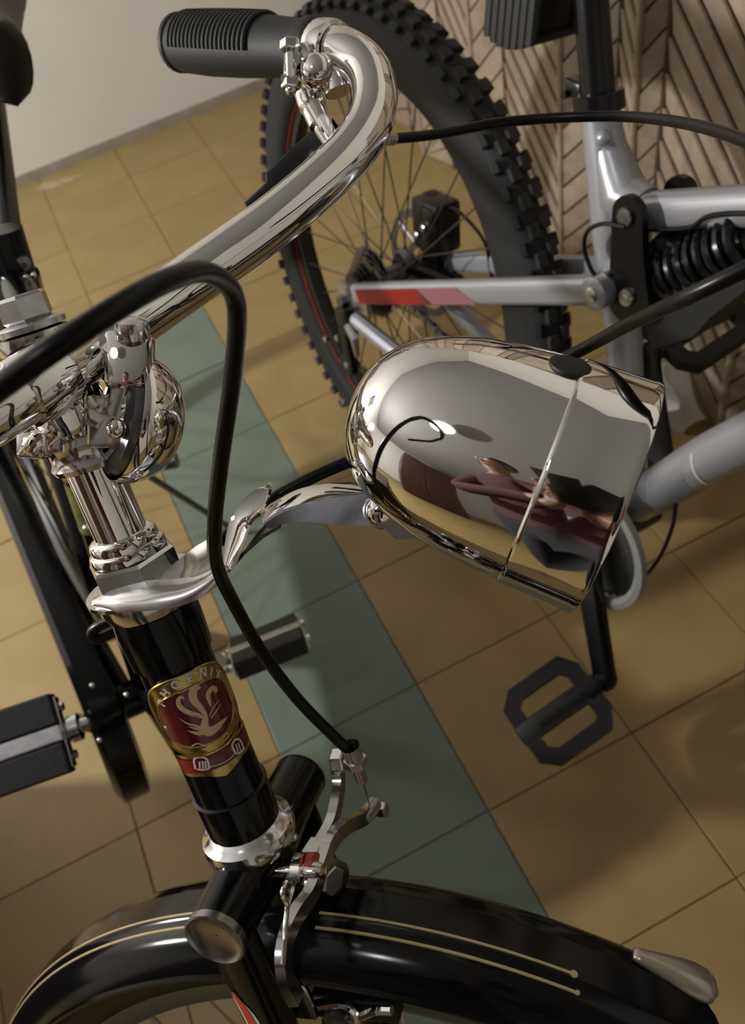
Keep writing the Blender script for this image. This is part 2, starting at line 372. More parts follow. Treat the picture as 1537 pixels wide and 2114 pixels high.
# brake disc and caliper on the far side
g = G(); n = 48
for (r0, r1) in ((.068, .080), (.024, .034)):
    vs = []; 
    for i in range(n):
        a = 2 * PI * i / n
        for (r, y_) in ((r0, .052), (r1, .052), (r1, .0545), (r0, .0545)): vs.append(MT(r * math.cos(a), y_, RW + r * math.sin(a)))
    g.add(vs, [(i * 4 + k, i * 4 + (k + 1) % 4, ((i + 1) % n) * 4 + (k + 1) % 4, ((i + 1) % n) * 4 + k) for i in range(n) for k in range(4)])
for i in range(6):
    a = PI / 3 * i; g.tube([MT(.032 * math.cos(a), .053, RW + .032 * math.sin(a)), MT(.07 * math.cos(a + .4), .053, RW + .07 * math.sin(a + .4))], .003, 6)
disc = obj('brake_disc', g, 'steel_dark', mtb)
cc = MT.on(900, 460, 1, .055); cl = MT.loc(cc)
g = G().box(cc, MT.d(.030, 0, .004), MT.d(0, .022, 0), MT.d(-.004, 0, .036), bev=.006).box(cc + MT.d(.0, 0, -.06), MT.d(.020, 0, 0), MT.d(0, .012, 0), MT.d(0, 0, .034), bev=.005).tube([cc + MT.d(-.05, -.03, -.075), cc + MT.d(.055, .0, -.07)], .016, 12)
g.box(cc + MT.d(.012, -.018, .022), MT.d(.013, 0, 0), MT.d(0, .008, 0), MT.d(0, 0, .010), bev=.003)
g.box(cc + MT.d(-.018, .004, .028), MT.d(.010, 0, 0), MT.d(0, .010, 0), MT.d(0, 0, .008), bev=.003)
cal = obj('brake_caliper', g, 'black_gloss', mtb)
for (dx, dz) in ((-.014, -.018), (.014, .016), (.002, 0)):
    obj('caliper_bolt', G().lathe(cc + MT.d(dx, -.022, dz), MT.y, [(-.004, .004), (-.003, .0055), (.004, .0055)], 10), 'zinc', cal)
obj('brake_hose', G().tube(crom([cc + MT.d(.02, 0, .03), MT.on(950, 440, 1, .05), MT.on(1000, 500, 1, .05), MT.on(1015, 570, 1, .05), MT.on(1050, 640, 1, .045)]), .0025, 8), 'cable_black', mtb)
# swing arm: near seat stay with red fading band, far stay, dropouts, chain stays
sA, sB = MT.on(712, 606, 1, -.070), MT.on(1246, 598, 1, -.036)
def stay_profile(w_, h_): return [(w_ * math.cos(t) * (abs(math.cos(t)) ** -.35 if abs(math.cos(t)) > 1e-3 else 1), h_ * math.sin(t) * (abs(math.sin(t)) ** -.35 if abs(math.sin(t)) > 1e-3 else 1)) for t in [2 * PI * k / 16 for k in range(16)]]
def stay_seg(a, b, t0, t1, hh, ww):
    d = (b - a).normalized(); up = MT.z - d * MT.z.dot(d); up.normalize(); sd = d.cross(up)
    path = [(a + (b - a) * t, sd, up) for t in (t0, (t0 + t1) / 2, t1)]
    return G().strip(path, stay_profile(ww, hh))
stay = obj('seat_stay', stay_seg(sA, sB, .07, 1.0, .0150, .010), 'silver_paint', mtb, angle=60)
def decal_band(t0, t1, m, nm, skew=.02):
    d = (sB - sA).normalized(); up = (MT.z - d * MT.z.dot(d)).normalized(); sd = d.cross(up); 
    if sd.dot(MT.y) > 0: sd = -sd
    o_ = sd * .0112; hh = .0118
    poly = [sA + (sB - sA) * (t0) + o_ - up * hh, sA + (sB - sA) * (t1 + skew) + o_ - up * hh, sA + (sB - sA) * (t1) + o_ + up * hh * .75, sA + (sB - sA) * t0 + o_ + up * hh * .75]
    obj(nm, G().prism(poly, -sd * .0012), m, stay, smooth=False)
decal_band(.10, .40, 'red_paint', 'red_decal', .05); decal_band(.40, .56, 'pink_paint', 'faded_decal', .06)
obj('stay_end', G().lathe(sB + MT.d(0, -.016, 0), MT.y, [(0, .012), (.002, .0165), (.030, .0165), (.032, .012)], 24), 'silver_paint', stay)
bo = obj('pivot_bolt', G().lathe(sB + MT.d(0, -.0185, 0), MT.y, [(0, .005), (.001, .0075), (.004, .0075)], 16), 'zinc', stay)
fA, fB = MT(.0, .07, RW), MT(.425, .036, .573)
obj('far_stay', stay_seg(fA, fB, .0, 1.0, .0135, .009), 'silver_paint', mtb, angle=60)
dz = obj('dropout', G().prism([sA + MT.d(-.02, 0, .012), sA + MT.d(.055, 0, .020), sA + MT.d(.06, 0, -.004), sA + MT.d(.018, 0, -.02), sA + MT.d(.012, 0, -.07), sA + MT.d(-.012, 0, -.075), sA + MT.d(-.022, 0, -.03)], MT.y * .008), 'zinc', mtb, smooth=False)
obj('axle_nut', G().hexnut(sA + MT.d(-.002, -.010, -.012), MT.y, .010, .012), 'steel_dark', dz, smooth=False)
BB = (.500, .290)
for sgn in (-1, 1):
    obj('chain_stay', G().tube(crom([sA + MT.d(.01, 0, -.03) if sgn < 0 else MT(0, .065, RW - .03), MT(.2, sgn * .055, .315), MT(.36, sgn * .042, .298), MT(BB[0], sgn * .03, BB[1])], 6), .012, 10), 'silver_paint', mtb)
# rear derailleur and chain
dp = MT.on(722, 690, 1, -.075); dl = MT.loc(dp)
g = G().box(dp + MT.d(-.005, 0, .022), MT.d(.016, 0, .006), MT.d(0, .012, 0), MT.d(-.006, 0, .020), bev=.005)
g.box(dp + MT.d(-.018, .006, -.03), MT.d(.010, 0, .003), MT.d(0, .007, 0), MT.d(-.010, 0, .050), bev=.004)
der = obj('derailleur', g, 'black_gloss', mtb)
for (dx, dz_) in ((-.012, .01), (-.028, -.078)):
    obj('jockey_wheel', G().lathe(dp + MT.d(dx, .004, dz_), MT.y, [(0, .018), (.006, .018)], 14), 'black_matt', der, smooth=False)
obj('derailleur_arm', G().tube([MT.on(716, 672, 1, -.085), MT.on(732, 700, 1, -.086), MT.on(738, 735, 1, -.086)], [.005, .0065, .004], 8), 'zinc', der)
for k, (x, y) in enumerate(((668, 702), (692, 700), (712, 755), (705, 830))):
    obj('screw', G().lathe(MT.on(x, y, 1, -.09), MT.y, [(0, .003), (.001, .005), (.006, .005)], 10), 'zinc', der)
ch = [MT(.052, -.04, RW + .0), MT(.0, -.04, RW + .055), MT(.25, -.043, .385 + .01), MT(.50, -.046, .290 + .078)]
g = G()
def chain_run(g, a, b):
    L_ = (b - a).length; n = int(L_ / .0127); d = (b - a).normalized(); up = (MT.z - d * MT.z.dot(d)).normalized(); sd = d.cross(up)
    for i in range(n):
        y_ = .0035 if i % 2 else .002
        for s_ in (-1, 1): g.box(a + d * (i + .5) * .0127 + sd * s_ * y_, d * .0075, up * .0042, sd * .0007)
chain_run(g, MT(.0, -.045, RW + .040), MT(BB[0], -.045, BB[1] + .070)); chain_run(g, MT(dl.x - .02, -.045, dl.z - .09), MT(BB[0], -.045, BB[1] - .070))
o = obj('chain', g, 'steel_dark', mtb, smooth=False); o['kind'] = 'stuff'
# main frame
seat_t = crom([MT(.352, 0, .722), MT(.385, 0, .65), MT(.420, 0, .565), MT(.449, 0, .482), MT(.478, 0, .39), MT(.500, 0, .292)], 6)
rr_ = [.0185 + .004 * max(0, 1 - abs(i - 8) / 7) for i in range(len(seat_t))]
frm = obj('seat_tube', G().tube(seat_t, rr_, 20), 'silver_paint', mtb)
tj = MT(.405, 0, .640); th = MT(.850, 0, .850)
obj('top_tube', G().strip([(lerp(tj, th, t), MT.y, (MT.z - (th - tj).normalized() * MT.z.dot((th - tj).normalized())).normalized()) for t in (0, .1, .3, .6, 1)], stay_profile(.0165, .0165)), 'silver_paint', mtb, angle=60)
obj('frame_gusset', G().tube([MT(.372, 0, .690), MT(.400, 0, .655), MT(.43, 0, .655)], [.017, .0235, .019], 16), 'silver_paint', mtb)
obj('weld_bead', G().ball(MT.on(1245, 285, 1, -.017), .0075, 10, 6), 'silver_paint', frm)
dn0, dn1 = MT(.497, 0, .335), MT(.870, 0, .800)
dn_up = MT.on(1305, 1040, 1, 0); dn_hi = MT.on(1537, 905, 1, 0)
dd_ = (dn_hi - dn_up).normalized(); dn0 = dn_up - dd_ * .05; dn1 = dn_up + dd_ * .50
dt = obj('down_tube', G().tube(crom([dn0, lerp(dn0, dn1, .2), lerp(dn0, dn1, .42), MT(.70, 0, .63), MT(.866, 0, .800)], 6), .0245, 24), 'silver_paint', mtb)
def tube_band(a, b, r, t0, t1, skew, n=24, side=None):
    d = (b - a).normalized(); u = d.orthogonal().normalized(); w_ = d.cross(u); g = G(); vs = []
    for j, t in enumerate((t0, t1)):
        for k in range(n):
            an = 2 * PI * k / n; q = u * math.cos(an) + w_ * math.sin(an)
            vs.append(lerp(a, b, t) + d * (skew * q.dot(MT.z)) + q * r)
    return g.add(vs, [(k, (k + 1) % n, n + (k + 1) % n, n + k) for k in range(n)])
for i in range(16): obj('pin_line', tube_band(dn0, dn1, .0249, .215 + i * .0075, .2185 + i * .0075, .035), 'silver_decal', dt)
obj('white_decal', tube_band(dn0, dn1, .0250, .19, .20, .035), 'silver_paint', dt)
obj('letter_band', tube_band(dn0, dn1, .0250, .36, .365, .02), 'decal_white', dt)
obj('bottom_bracket', G().lathe(MT(BB[0], -.042, BB[1]), MT.y, [(0, .018), (.004, .021), (.08, .021), (.084, .018)], 24), 'black_gloss', mtb)
obj('bracket_shell', G().tube([dn0, dn0 + dd_ * .055], .027, 20), 'black_matt', mtb)
# seat post, clamp, saddle
sd_ = (MT(.323, 0, .802) - MT(.352, 0, .722)).normalized()
cp = MT(.352, 0, .722)
obj('seat_clamp', G().lathe(cp - sd_ * .006, sd_, [(0, .0225), (.001, .0235), (.016, .0235), (.017, .0225)], 24).box(cp + MT.d(-.028, 0, .002) + sd_ * .004, MT.x * .011, MT.y * .008, sd_ * .008, bev=.002).tube([cp + MT.d(-.036, -.012, 0), cp + MT.d(-.036, .012, 0)], .004, 8), 'black_gloss', mtb)
obj('seat_post', G().tube([cp - sd_ * .03, cp + sd_ * .20], .0158, 20), 'black_gloss', mtb)
sp = cp + sd_ * .215
prof = []
def saddle_shape(fr_o, fx, fy, fz, L_=.27, wr=.075, wf=.022, th_=.05):
    g = G(); n, m = 18, 20; vs = []
    for i in range(n + 1):
        t = i / n; x = -L_ * .45 + L_ * t
        hw = wf + (wr - wf) * (max(0, 1 - t * 1.45) ** 1.1 if t < .69 else 0); hw *= math.sqrt(max(0.02, 1 - (2 * t - 1) ** 10)); top = .006 * math.cos(t * 5) + (.012 if t < .25 else 0) * (1 - t / .25)
        for k in range(m):
            a = 2 * PI * k / m; c, s2 = math.cos(a), math.sin(a)
            zz = (s2 * th_ * .5 if s2 > 0 else s2 * th_ * (.55 if t < .3 else .45))
            vs.append(fr_o + fx * x + fy * (hw * c * (abs(c) ** -.3 if abs(c) > .01 else 1)) + fz * (zz + top))
    fs = [(i * m + k, i * m + (k + 1) % m, (i + 1) * m + (k + 1) % m, (i + 1) * m + k) for i in range(n) for k in range(m)]
    fs += [tuple(range(m))[::-1], tuple(n * m + k for k in range(m))]
    return g.add(vs, fs)
sad = obj('saddle', saddle_shape(sp + MT.d(-.02, 0, .02), MT.x, MT.y, MT.z), 'saddle', mtb, angle=70)
bp_ = MT.on(1097, 18, 1, -.01)
for k in range(7):
    t = k / 6; g = G().tube([bp_ + MT.d(-.030 + .060 * t, -.022, .03), bp_ + MT.d(-.030 + .060 * t, -.024, -.012 - .014 * math.sin(PI * (t * .7 + .25))), bp_ + MT.d(-.030 + .060 * t, .024, -.012 - .014 * math.sin(PI * (t * .7 + .25))), bp_ + MT.d(-.030 + .060 * t, .022, .03)], .0068, 8)
    obj('pleat', g, 'black_matt', sad)
obj('saddle_core', G().box(bp_ + MT.d(0, 0, .012), MT.x * .034, MT.y * .024, MT.z * .026, bev=.008), 'black_matt', sad)
# rocker link and shock
L0, L1 = MT.on(1296, 446, 1, -.034), MT.on(1298, 612, 1, -.034)
lk0, lk1 = MT.loc(L0), MT.loc(L1)
def link_plate(y):
    pts = []; e0, e1 = V((lk0.x, lk0.z)), V((lk1.x, lk1.z)); d = (e1 - e0).normalized(); nn = V((-d.y, d.x))
    for k in range(9): a = PI * k / 8; pts.append(e0 + nn * math.cos(a) * .0185 - d * math.sin(a) * .0185)
    pts.append(lerp(e0, e1, .5) - nn * .021)
    for k in range(9): a = PI * k / 8; pts.append(e1 + d * .006 - nn * math.cos(a) * .027 + d * math.sin(a) * .022)
    pts.append(lerp(e0, e1, .5) + nn * .020)
    return G().prism([MT(p.x, y, p.y) for p in pts], MT.y * .008)
for y in (-.036, .028):
    lk = obj('rocker_link', link_plate(y), 'black_gloss', mtb, smooth=False)
    if y < 0:
        for (pp, r) in ((L0, .009), (L1, .0085), (lerp(L0, L1, .92) + MT.d(-.03, 0, 0), .007)):
            obj('link_bolt', G().lathe(pp + MT.d(0, -.007, 0), MT.y, [(0, r * .45), (.0005, r * .5), (.0008, r * .9), (.002, r), (.006, r)], 16), 'zinc' if pp is not L0 else 'steel_dark', lk)
q0, q1 = MT.on(1325, 592, 1, 0), MT.on(1560, 492, 1, 0)
sh = obj('shock_body', G().tube([q0, lerp(q0, q1, .3), lerp(q0, q1, .31), q1], [.013, .013, .017, .017], 16), 'black_gloss', mtb)
ax_ = (q1 - q0); al = ax_.length; ax_ = ax_.normalized(); u_ = ax_.orthogonal().normalized(); w__ = ax_.cross(u_)
N_ = 200; turns = 11
obj('coil_spring', G().tube([q0 + ax_ * (al * (.06 + .92 * i / N_)) + (u_ * math.cos(2 * PI * turns * i / N_) + w__ * math.sin(2 * PI * turns * i / N_)) * .0255 for i in range(N_ + 1)], .0044, 8), 'black_gloss', sh)
obj('spring_seat', G().lathe(q0 + ax_ * .0, ax_, [(0, .02), (.002, .027), (.009, .027), (.011, .02)], 20), 'black_gloss', sh)
b0, b1 = MT.on(1335, 690, 1, 0), MT.on(1460, 640, 1, 0)
obj('shock_mount', G().prism([MT.on(x, y, 1, -.022) for x, y in ((1325, 640), (1400, 590), (1537, 560), (1537, 600), (1465, 655), (1430, 695), (1345, 722))], MT.y * .044), 'black_matt', mtb, smooth=False)
obj('link_crosspiece', G().tube([MT(lk0.x + .012, 0, lk0.z - .03), MT(lk0.x + .055, 0, lk0.z - .045)], .014, 12).tube([MT(lk1.x, -.03, lk1.z), MT(lk1.x, .03, lk1.z)], .012, 12).tube([MT(lk0.x + .035, 0, lk0.z - .015), MT(lk0.x + .035, 0, lk0.z - .075)], .016, 12), 'black_matt', mtb)
# cranks, chainrings, guard, pedals
cg = MT(BB[0], -.050, BB[1])
def disc_teeth(y, r, n=72, t=.003):
    vs = []
    for yy in (0, t):
        for k in range(n):
            a = 2 * PI * k / n; r2 = r + (.002 if k % 2 else -.002); vs.append(MT(BB[0] + r2 * math.cos(a), y + yy, BB[1] + r2 * math.sin(a)))
    return G().add(vs, [tuple(range(n))[::-1], tuple(range(n, 2 * n))] + [(k, (k + 1) % n, n + (k + 1) % n, n + k) for k in range(n)])
obj('chainring', disc_teeth(-.050, .075), 'steel_dark', mtb, smooth=False)
obj('chainring', disc_teeth(-.043, .060), 'steel_dark', mtb, smooth=False)
M['guard_grey'] = mat('guard_grey', (0.30, 0.31, 0.31), 0.35, 0.2)
obj('chain_guard', ring(Frame(MT(BB[0], 0, BB[1]), MT.x, MT.y, MT.z), 0, 0, [(.074, -.054), (.074, -.060), (.080, -.064), (.087, -.062), (.087, -.054)], 64), 'guard_grey', mtb)
crank_end = MT.loc(MT.on(1248, 1400, 1, -.085))
def crank_arm(sgn):
    ex, ez = (crank_end.x, crank_end.z) if sgn < 0 else (2 * BB[0] - crank_end.x, 2 * BB[1] - crank_end.z)
    a, b = MT(BB[0], sgn * .066, BB[1]), MT(ex, sgn * .085, ez); d = (b - a).normalized(); sd = MT.y * sgn; up = d.cross(MT.y).normalized()
    path = [(lerp(a, b, t), up * k, sd) for t, k in ((-.06, .8), (0, 1.3), (.08, 1.15), (.3, 1.0), (.6, .9), (.92, .85), (1.0, .95), (1.07, .6))]
    return G().strip(path, [(-.0145, -.008), (.0145, -.008), (.0165, 0), (.0145, .008), (-.0145, .008), (-.0165, 0)]), b
def pedal(sgn, b):
    ox = MT.y * sgn; nrm = V((-0.10, -0.22, 1)).normalized(); ox = (ox - nrm * ox.dot(nrm)).normalized(); fx = nrm.cross(ox)
    Lp, Wp, th_ = .108, .102, .0085
    root = obj('pedal', G().tube([b, b + ox * .02, b + ox * .10], [.0085, .012, .012], 12).box(b + ox * .068, ox * .058, fx * .0125, nrm * .0095, bev=.004), 'pedal_plastic', mtb)
    cxp = b + ox * (.016 + Lp / 2)
    out = [(-.5, -.28), (-.5, .28), (-.34, .5), (.30, .5), (.5, .34), (.5, -.34), (.30, -.5), (-.34, -.5)]
    for s2 in (-1, 1):
        o4 = [(-.5, .06), (-.5, .30), (-.36, .5), (.32, .5), (.5, .34), (.5, .06)]
        i4 = [(-.33, .12), (-.33, .26), (-.27, .33), (.24, .33), (.33, .26), (.33, .12)]
        n = len(o4); vs = []
        for (hh, ring_) in ((-1, o4), (1, o4), (1, i4), (-1, i4)):
            vs += [cxp + ox * (u * Lp) + fx * (s2 * v * Wp * 1.04) + nrm * hh * th_ for (u, v) in ring_]
        fs = [(r_ * n + k, r_ * n + (k + 1) % n, ((r_ + 1) % 4) * n + (k + 1) % n, ((r_ + 1) % 4) * n + k) for r_ in range(4) for k in range(n)]
        obj('pedal_cage', G().add(vs, fs), 'pedal_plastic', root, smooth=False)
    obj('pedal_boss', G().tube([b + ox * .014, b + ox * .03], [.014, .016], 12), 'pedal_plastic', root)
for sgn in (-1, 1):
    g_, b_ = crank_arm(sgn); ca = obj('crank_arm', g_, 'black_gloss', mtb, angle=40); pedal(sgn, b_)
obj('crank_bolt', G().lathe(MT(BB[0], -.078, BB[1]), MT.y, [(0, .008), (.002, .011), (.01, .011)], 16), 'steel_dark', mtb)
# cables
obj('gear_cable', G().tube(crom([MT.on(1395, 1040, 1, -.03), MT.on(1385, 1095, 1, -.035), MT.on(1355, 1160, 1, -.035), MT.on(1312, 1203, 1, -.03), MT.on(1275, 1190, 1, -.02), MT.on(1240, 1150, 1, 0)]), .0022, 8), 'cable_black', mtb)
obj('brake_cable', G().tube(crom([MT.on(1290, 468, 1, -.04), MT.on(1245, 462, 1, -.042), MT.on(1212, 478, 1, -.042), MT.on(1206, 515, 1, -.042), MT.on(1222, 560, 1, -.042), MT.on(1240, 578, 1, -.04)]), .0022, 8), 'cable_black', mtb)
obj('tube_cable', G().tube(crom([MT.on(1330, 475, 1, -.02), MT.on(1420, 470, 1, -.02), MT.on(1537, 440, 1, -.02), MT(.8, -.02, .80)]), .0022, 8), 'cable_black', mtb)
# front end beyond the right edge of the photo: head tube, fork, wheel, bar
obj('head_tube', G().tube([MT(.835, 0, .905), MT(.885, 0, .775)], .022, 20), 'silver_paint', mtb)
for s_ in (-1, 1): obj('fork_leg', G().tube([MT(.885, s_ * .06, .79), MT(1.03, s_ * .062, .40)], [.017, .021], 14), 'black_gloss', mtb)
obj('fork_bridge', G().tube([MT(.885, -.07, .79), MT(.885, .07, .79)], .02, 14), 'black_gloss', mtb)
obj('front_tyre', ring(MT, 1.045, RW, tyre_prof(.292, RW, .027)), 'tyre_rubber', mtb, angle=180)
fr = obj('front_rim', ring(MT, 1.045, RW, [(.294, .012), (.300, .0125), (.300, -.0125), (.294, -.012), (.274, -.009), (.272, 0), (.274, .009)]), 'rim_dark', mtb, angle=40)
for i in range(32):
    a = 2 * PI * i / 32; s_ = 1 if i % 2 else -1
    obj('front_spoke', G().tube([MT(1.045 + .274 * math.cos(a), 0, RW + .274 * math.sin(a)), MT(1.045 + .03 * math.cos(a + s_), s_ * .03, RW + .03 * math.sin(a + s_))], .0012, 6), 'spoke', fr)
obj('front_hub', G().lathe(MT(1.045, -.06, RW), MT.y, [(0, .01), (.02, .012), (.03, .03), (.09, .03), (.1, .012), (.12, .01)], 20), 'steel_dark', mtb)
obj('handlebar', G().tube(crom([MT(.80, -.27, .99), MT(.845, -.1, .985), MT(.845, 0, .97), MT(.845, .1, .985), MT(.80, .27, .99)]), .0145, 12).tube([MT(.835, 0, .905), MT(.825, 0, .96), MT(.845, 0, .97)], .016, 12), 'black_gloss', mtb)
# white plastic bag lying on the floor behind the mountain bike's frame
def bag():
    o_ = V((0.69, 0.80, 0.05)); g = G(); n, m = 14, 9; vs = []
    for i in range(m + 1):
        t = PI * i / m
        for k in range(n):
            a = 2 * PI * k / n; q = 1 + .22 * math.sin(3 * a + 2 * t) + .16 * math.sin(5 * a - 4 * t) + random.uniform(-.08, .08)
            vs.append(o_ + V((.045 * q * math.sin(t) * math.cos(a), .07 * q * math.sin(t) * math.sin(a), .055 * (math.cos(t)) * (1 + .15 * math.sin(2 * a)))))
    fs = [(i * n + k, i * n + (k + 1) % n, (i + 1) * n + (k + 1) % n, (i + 1) * n + k) for i in range(m) for k in range(n)]
    zmin = min(v.z for v in vs); vs = [v - V((0, 0, zmin)) for v in vs]
    return g.add(vs, fs)
o = obj('plastic_bag', bag(), 'bag_white', angle=25); o['label'] = 'crumpled white plastic bag at the foot of the straw screen'; o['category'] = 'bag'

# ================================================================== the roadster
rb = thing('roadster_bicycle', (-0.187, 0.585, 0.0), 'black and chrome roadster bicycle with bullet headlamp in the foreground', 'bicycle')
TH = .0347; RFD = .358; HUBZ = -(TH + RFD); HUBX = .0053          # wheel centre below the crown, fender radius
# fender: swept section, forward tip to the rear
FW = .0345
def fend_r(l):
    t = min(1, abs(l) / FW); return RFD + .0015 * (1 if abs(l) < .011 else 0) - .019 * t ** 4.5
lat = [-FW, -FW * .97, -FW * .88, -FW * .72, -.019, -.0125, -.0105, -.005, 0, .005, .0105, .0125, .019, FW * .72, FW * .88, FW * .97, FW]
outer = [(fend_r(l), l) for l in lat]
fprof = [(RFD - .0215, -FW + .0005)] + outer + [(RFD - .0215, FW - .0005)] + [(RFD - .0215, FW - .002)] + [(r - .0016, l * .95) for (r, l) in outer[::-1]] + [(RFD - .0215, -FW + .002)]
P0, P1, NP = math.radians(58.5), math.radians(196), 90
def arc_sweep(prof, a0, a1, n):
    path = []
    for i in range(n + 1):
        a = a0 + (a1 - a0) * i / n
        path.append((ST(HUBX, 0, HUBZ), ST.d(math.cos(a), 0, math.sin(a)), ST.y))
    return G().strip(path, prof)
def tip_a(l): return math.radians(51.0 + 8.5 * min(1, abs(l) / FW) ** 1.6)
g = G(); vs, fs = [], []; m_ = len(fprof)
for i in range(NP + 1):
    for (r, l) in fprof:
        a = lerp(tip_a(l), P1, i / NP); vs.append(ST(HUBX + r * math.cos(a), l, HUBZ + r * math.sin(a)))
for i in range(NP):
    for k in range(m_): fs.append((i * m_ + k, i * m_ + (k + 1) % m_, (i + 1) * m_ + (k + 1) % m_, (i + 1) * m_ + k))
half = m_ // 2
for i in (0, NP):
    for k in range(half): fs.append((i * m_ + k, i * m_ + k + 1, i * m_ + (m_ - 2 - k) % m_, i * m_ + (m_ - 1 - k) % m_))
fen = obj('front_mudguard', g.add(vs, fs), 'black_paint', rb, angle=30)
for s_ in (-1, 1):
    obj('rolled_edge', G().tube([ST(HUBX + (RFD - .0215) * math.cos(P0 + (P1 - P0) * i / 80), s_ * (FW - .001), HUBZ + (RFD - .0215) * math.sin(P0 + (P1 - P0) * i / 80)) for i in range(81)], .0026, 8), 'black_paint', fen)
def pin(l, a0, a1, wd):
    pr_ = [(fend_r(l) - .0004, l - wd), (fend_r(l) + .0005, l - wd * .8), (fend_r(l) + .0005, l + wd * .8), (fend_r(l) - .0004, l + wd)]
    return arc_sweep(pr_, a0, a1, 60)
for (l, a0) in ((-.0085, 63.5), (-.0165, 63.0)):
    st = obj('gold_pinstripe', pin(l, math.radians(a0), math.radians(86), .0008), 'gold_line', fen)
    a = math.radians(a0); rr2 = fend_r(l)
    obj('stripe_end', G().lathe(ST(HUBX + rr2 * math.cos(a), l, HUBZ + rr2 * math.sin(a)), ST.d(math.cos(a), 0, math.sin(a)), [(-.0003, .0021 if l > -.01 else .0014), (.0006, .002 if l > -.01 else .0013)], 14), 'gold_line', st)
    obj('gold_pinstripe', pin(l, math.radians(98), math.radians(190), .0007), 'gold_line', fen)
# ornament on the tip of the mudguard
a0, a1 = math.radians(58.6), math.radians(51.0)
path = []
for i in range(13):
    t = i / 12; a = a0 + (a1 - a0) * t; k = math.sin(PI * min(1, .12 + t * .62)) if t < .8 else math.sin(PI * (.12 + .8 * .62)) * math.sqrt(max(0.02, 1 - ((t - .8) / .2) ** 2))
    k = .35 + .65 * min(1, t * 1.6); k *= math.sqrt(max(.03, 1 - max(0, (t - .78) / .22) ** 2))
    path.append((ST(HUBX + (RFD + .001) * math.cos(a), .0185, HUBZ + (RFD + .001) * math.sin(a)), ST.d(math.cos(a), 0, math.sin(a)) * k, ST.y * k))
orn = [(.0075 * math.cos(t), .0105 * math.sin(t)) for t in [2 * PI * k / 14 for k in range(14)]]
obj('mudguard_tip', G().strip(path, orn), 'beige_tip', fen, angle=180)
# wheel
RT = .341
obj('front_tyre', ring(ST, HUBX, HUBZ, tyre_prof(.304, RT, .0195)), 'tyre_black', rb, angle=180)
rim2 = obj('front_rim', ring(ST, HUBX, HUBZ, [(.310, .013), (.312, .015), (.3, .0155), (.292, .012), (.288, 0), (.292, -.012), (.3, -.0155), (.312, -.015), (.310, -.013), (.300, 0)]), 'rim_grey', rb, angle=50)
for i in range(36):
    a = 2 * PI * i / 36; s_ = 1 if i % 2 else -1; b = a + (1.0 if (i // 2) % 2 else -1.0)
    sp_ = obj('spoke', G().tube([ST(HUBX + .29 * math.cos(a), s_ * .003, HUBZ + .29 * math.sin(a)), ST(HUBX + .02 * math.cos(b), s_ * .03, HUBZ + .02 * math.sin(b))], .0011, 6), 'spoke_bright', rim2)
    obj('spoke_nipple', G().tube([ST(HUBX + .291 * math.cos(a), s_ * .003, HUBZ + .291 * math.sin(a)), ST(HUBX + .278 * math.cos(a), s_ * .0042, HUBZ + .278 * math.sin(a))], .0021, 6), 'zinc', rim2)
obj('front_hub', G().lathe(ST(HUBX, -.05, HUBZ), ST.y, [(0, .006), (.01, .012), (.015, .022), (.018, .022), (.022, .012), (.078, .012), (.082, .022), (.085, .022), (.09, .012), (.1, .006)], 24), 'chrome_worn', rb)
# fork: crown tube with chrome caps, blades
cr = obj('fork_crown', G().tube([ST(0, -.0535, 0), ST(0, -.03, 0), ST(0, 0, 0), ST(0, .03, 0), ST(0, .066, 0)], [.0165, .0175, .0195, .0175, .0165], 24).tube([ST(0, 0, -.02), ST(0, 0, .010)], .0205, 24), 'black_paint', rb)
obj('crown_cap', G().lathe(ST(0, -.0530, 0), -ST.y, [(0, .0168), (.0045, .0170), (.0050, .0160), (.0042, .0150), (.0028, .0120), (.0018, .006), (.0016, .0005)], 32, cap=False), 'cap_dull', cr, angle=60)
obj('crown_cap', G().lathe(ST(0, .0655, 0), ST.y, [(0, .0168), (.002, .0160), (.003, .008), (.0031, .0005)], 32, cap=False), 'black_paint', cr)
for s_ in (-1, 1):
    yb = s_ * .0455
    bl = obj('fork_blade', G().strip([(ST(x, yb, z), ST.x * k, ST.y * k) for (x, z, k) in ((0, .004, 1), (0, -.06, 1), (0, -.16, .95), (.003, -.27, .8), (HUBX + .004, -.36, .65), (HUBX, HUBZ - .01, .55))], [(.0165 * math.cos(t), .0072 * math.sin(t)) for t in [2 * PI * k / 16 for k in range(16)]]), 'black_paint', rb, angle=60)
    if s_ < 0:
        for (k, mm, zo, w0, w1) in ((0, 'decal_white', 0, 0, 1), (1, 'decal_red', .0003, .18, .80)):
            g = G(); vs = []; n = 10
            for i in range(n + 1):
                t = i / n; z = -.050 - .038 * t + (.004 if k else 0) * (1 - 2 * t); ce = PI + .95 + .25 * math.sin(PI * t); hw = (.34 * math.sin(PI * min(1, t * .9 + .1)) ** .6) * (1 if k == 0 else .6)
                for j in range(7):
                    an = ce + hw * (-1 + 2 * j / 6); vs.append(ST((.0169 + zo) * math.cos(an), yb + (.0076 + zo) * math.sin(an), z))
            obj('fork_sticker', g.add(vs, [(i * 7 + j, i * 7 + j + 1, (i + 1) * 7 + j + 1, (i + 1) * 7 + j) for i in range(n) for j in range(6)]), mm, bl)
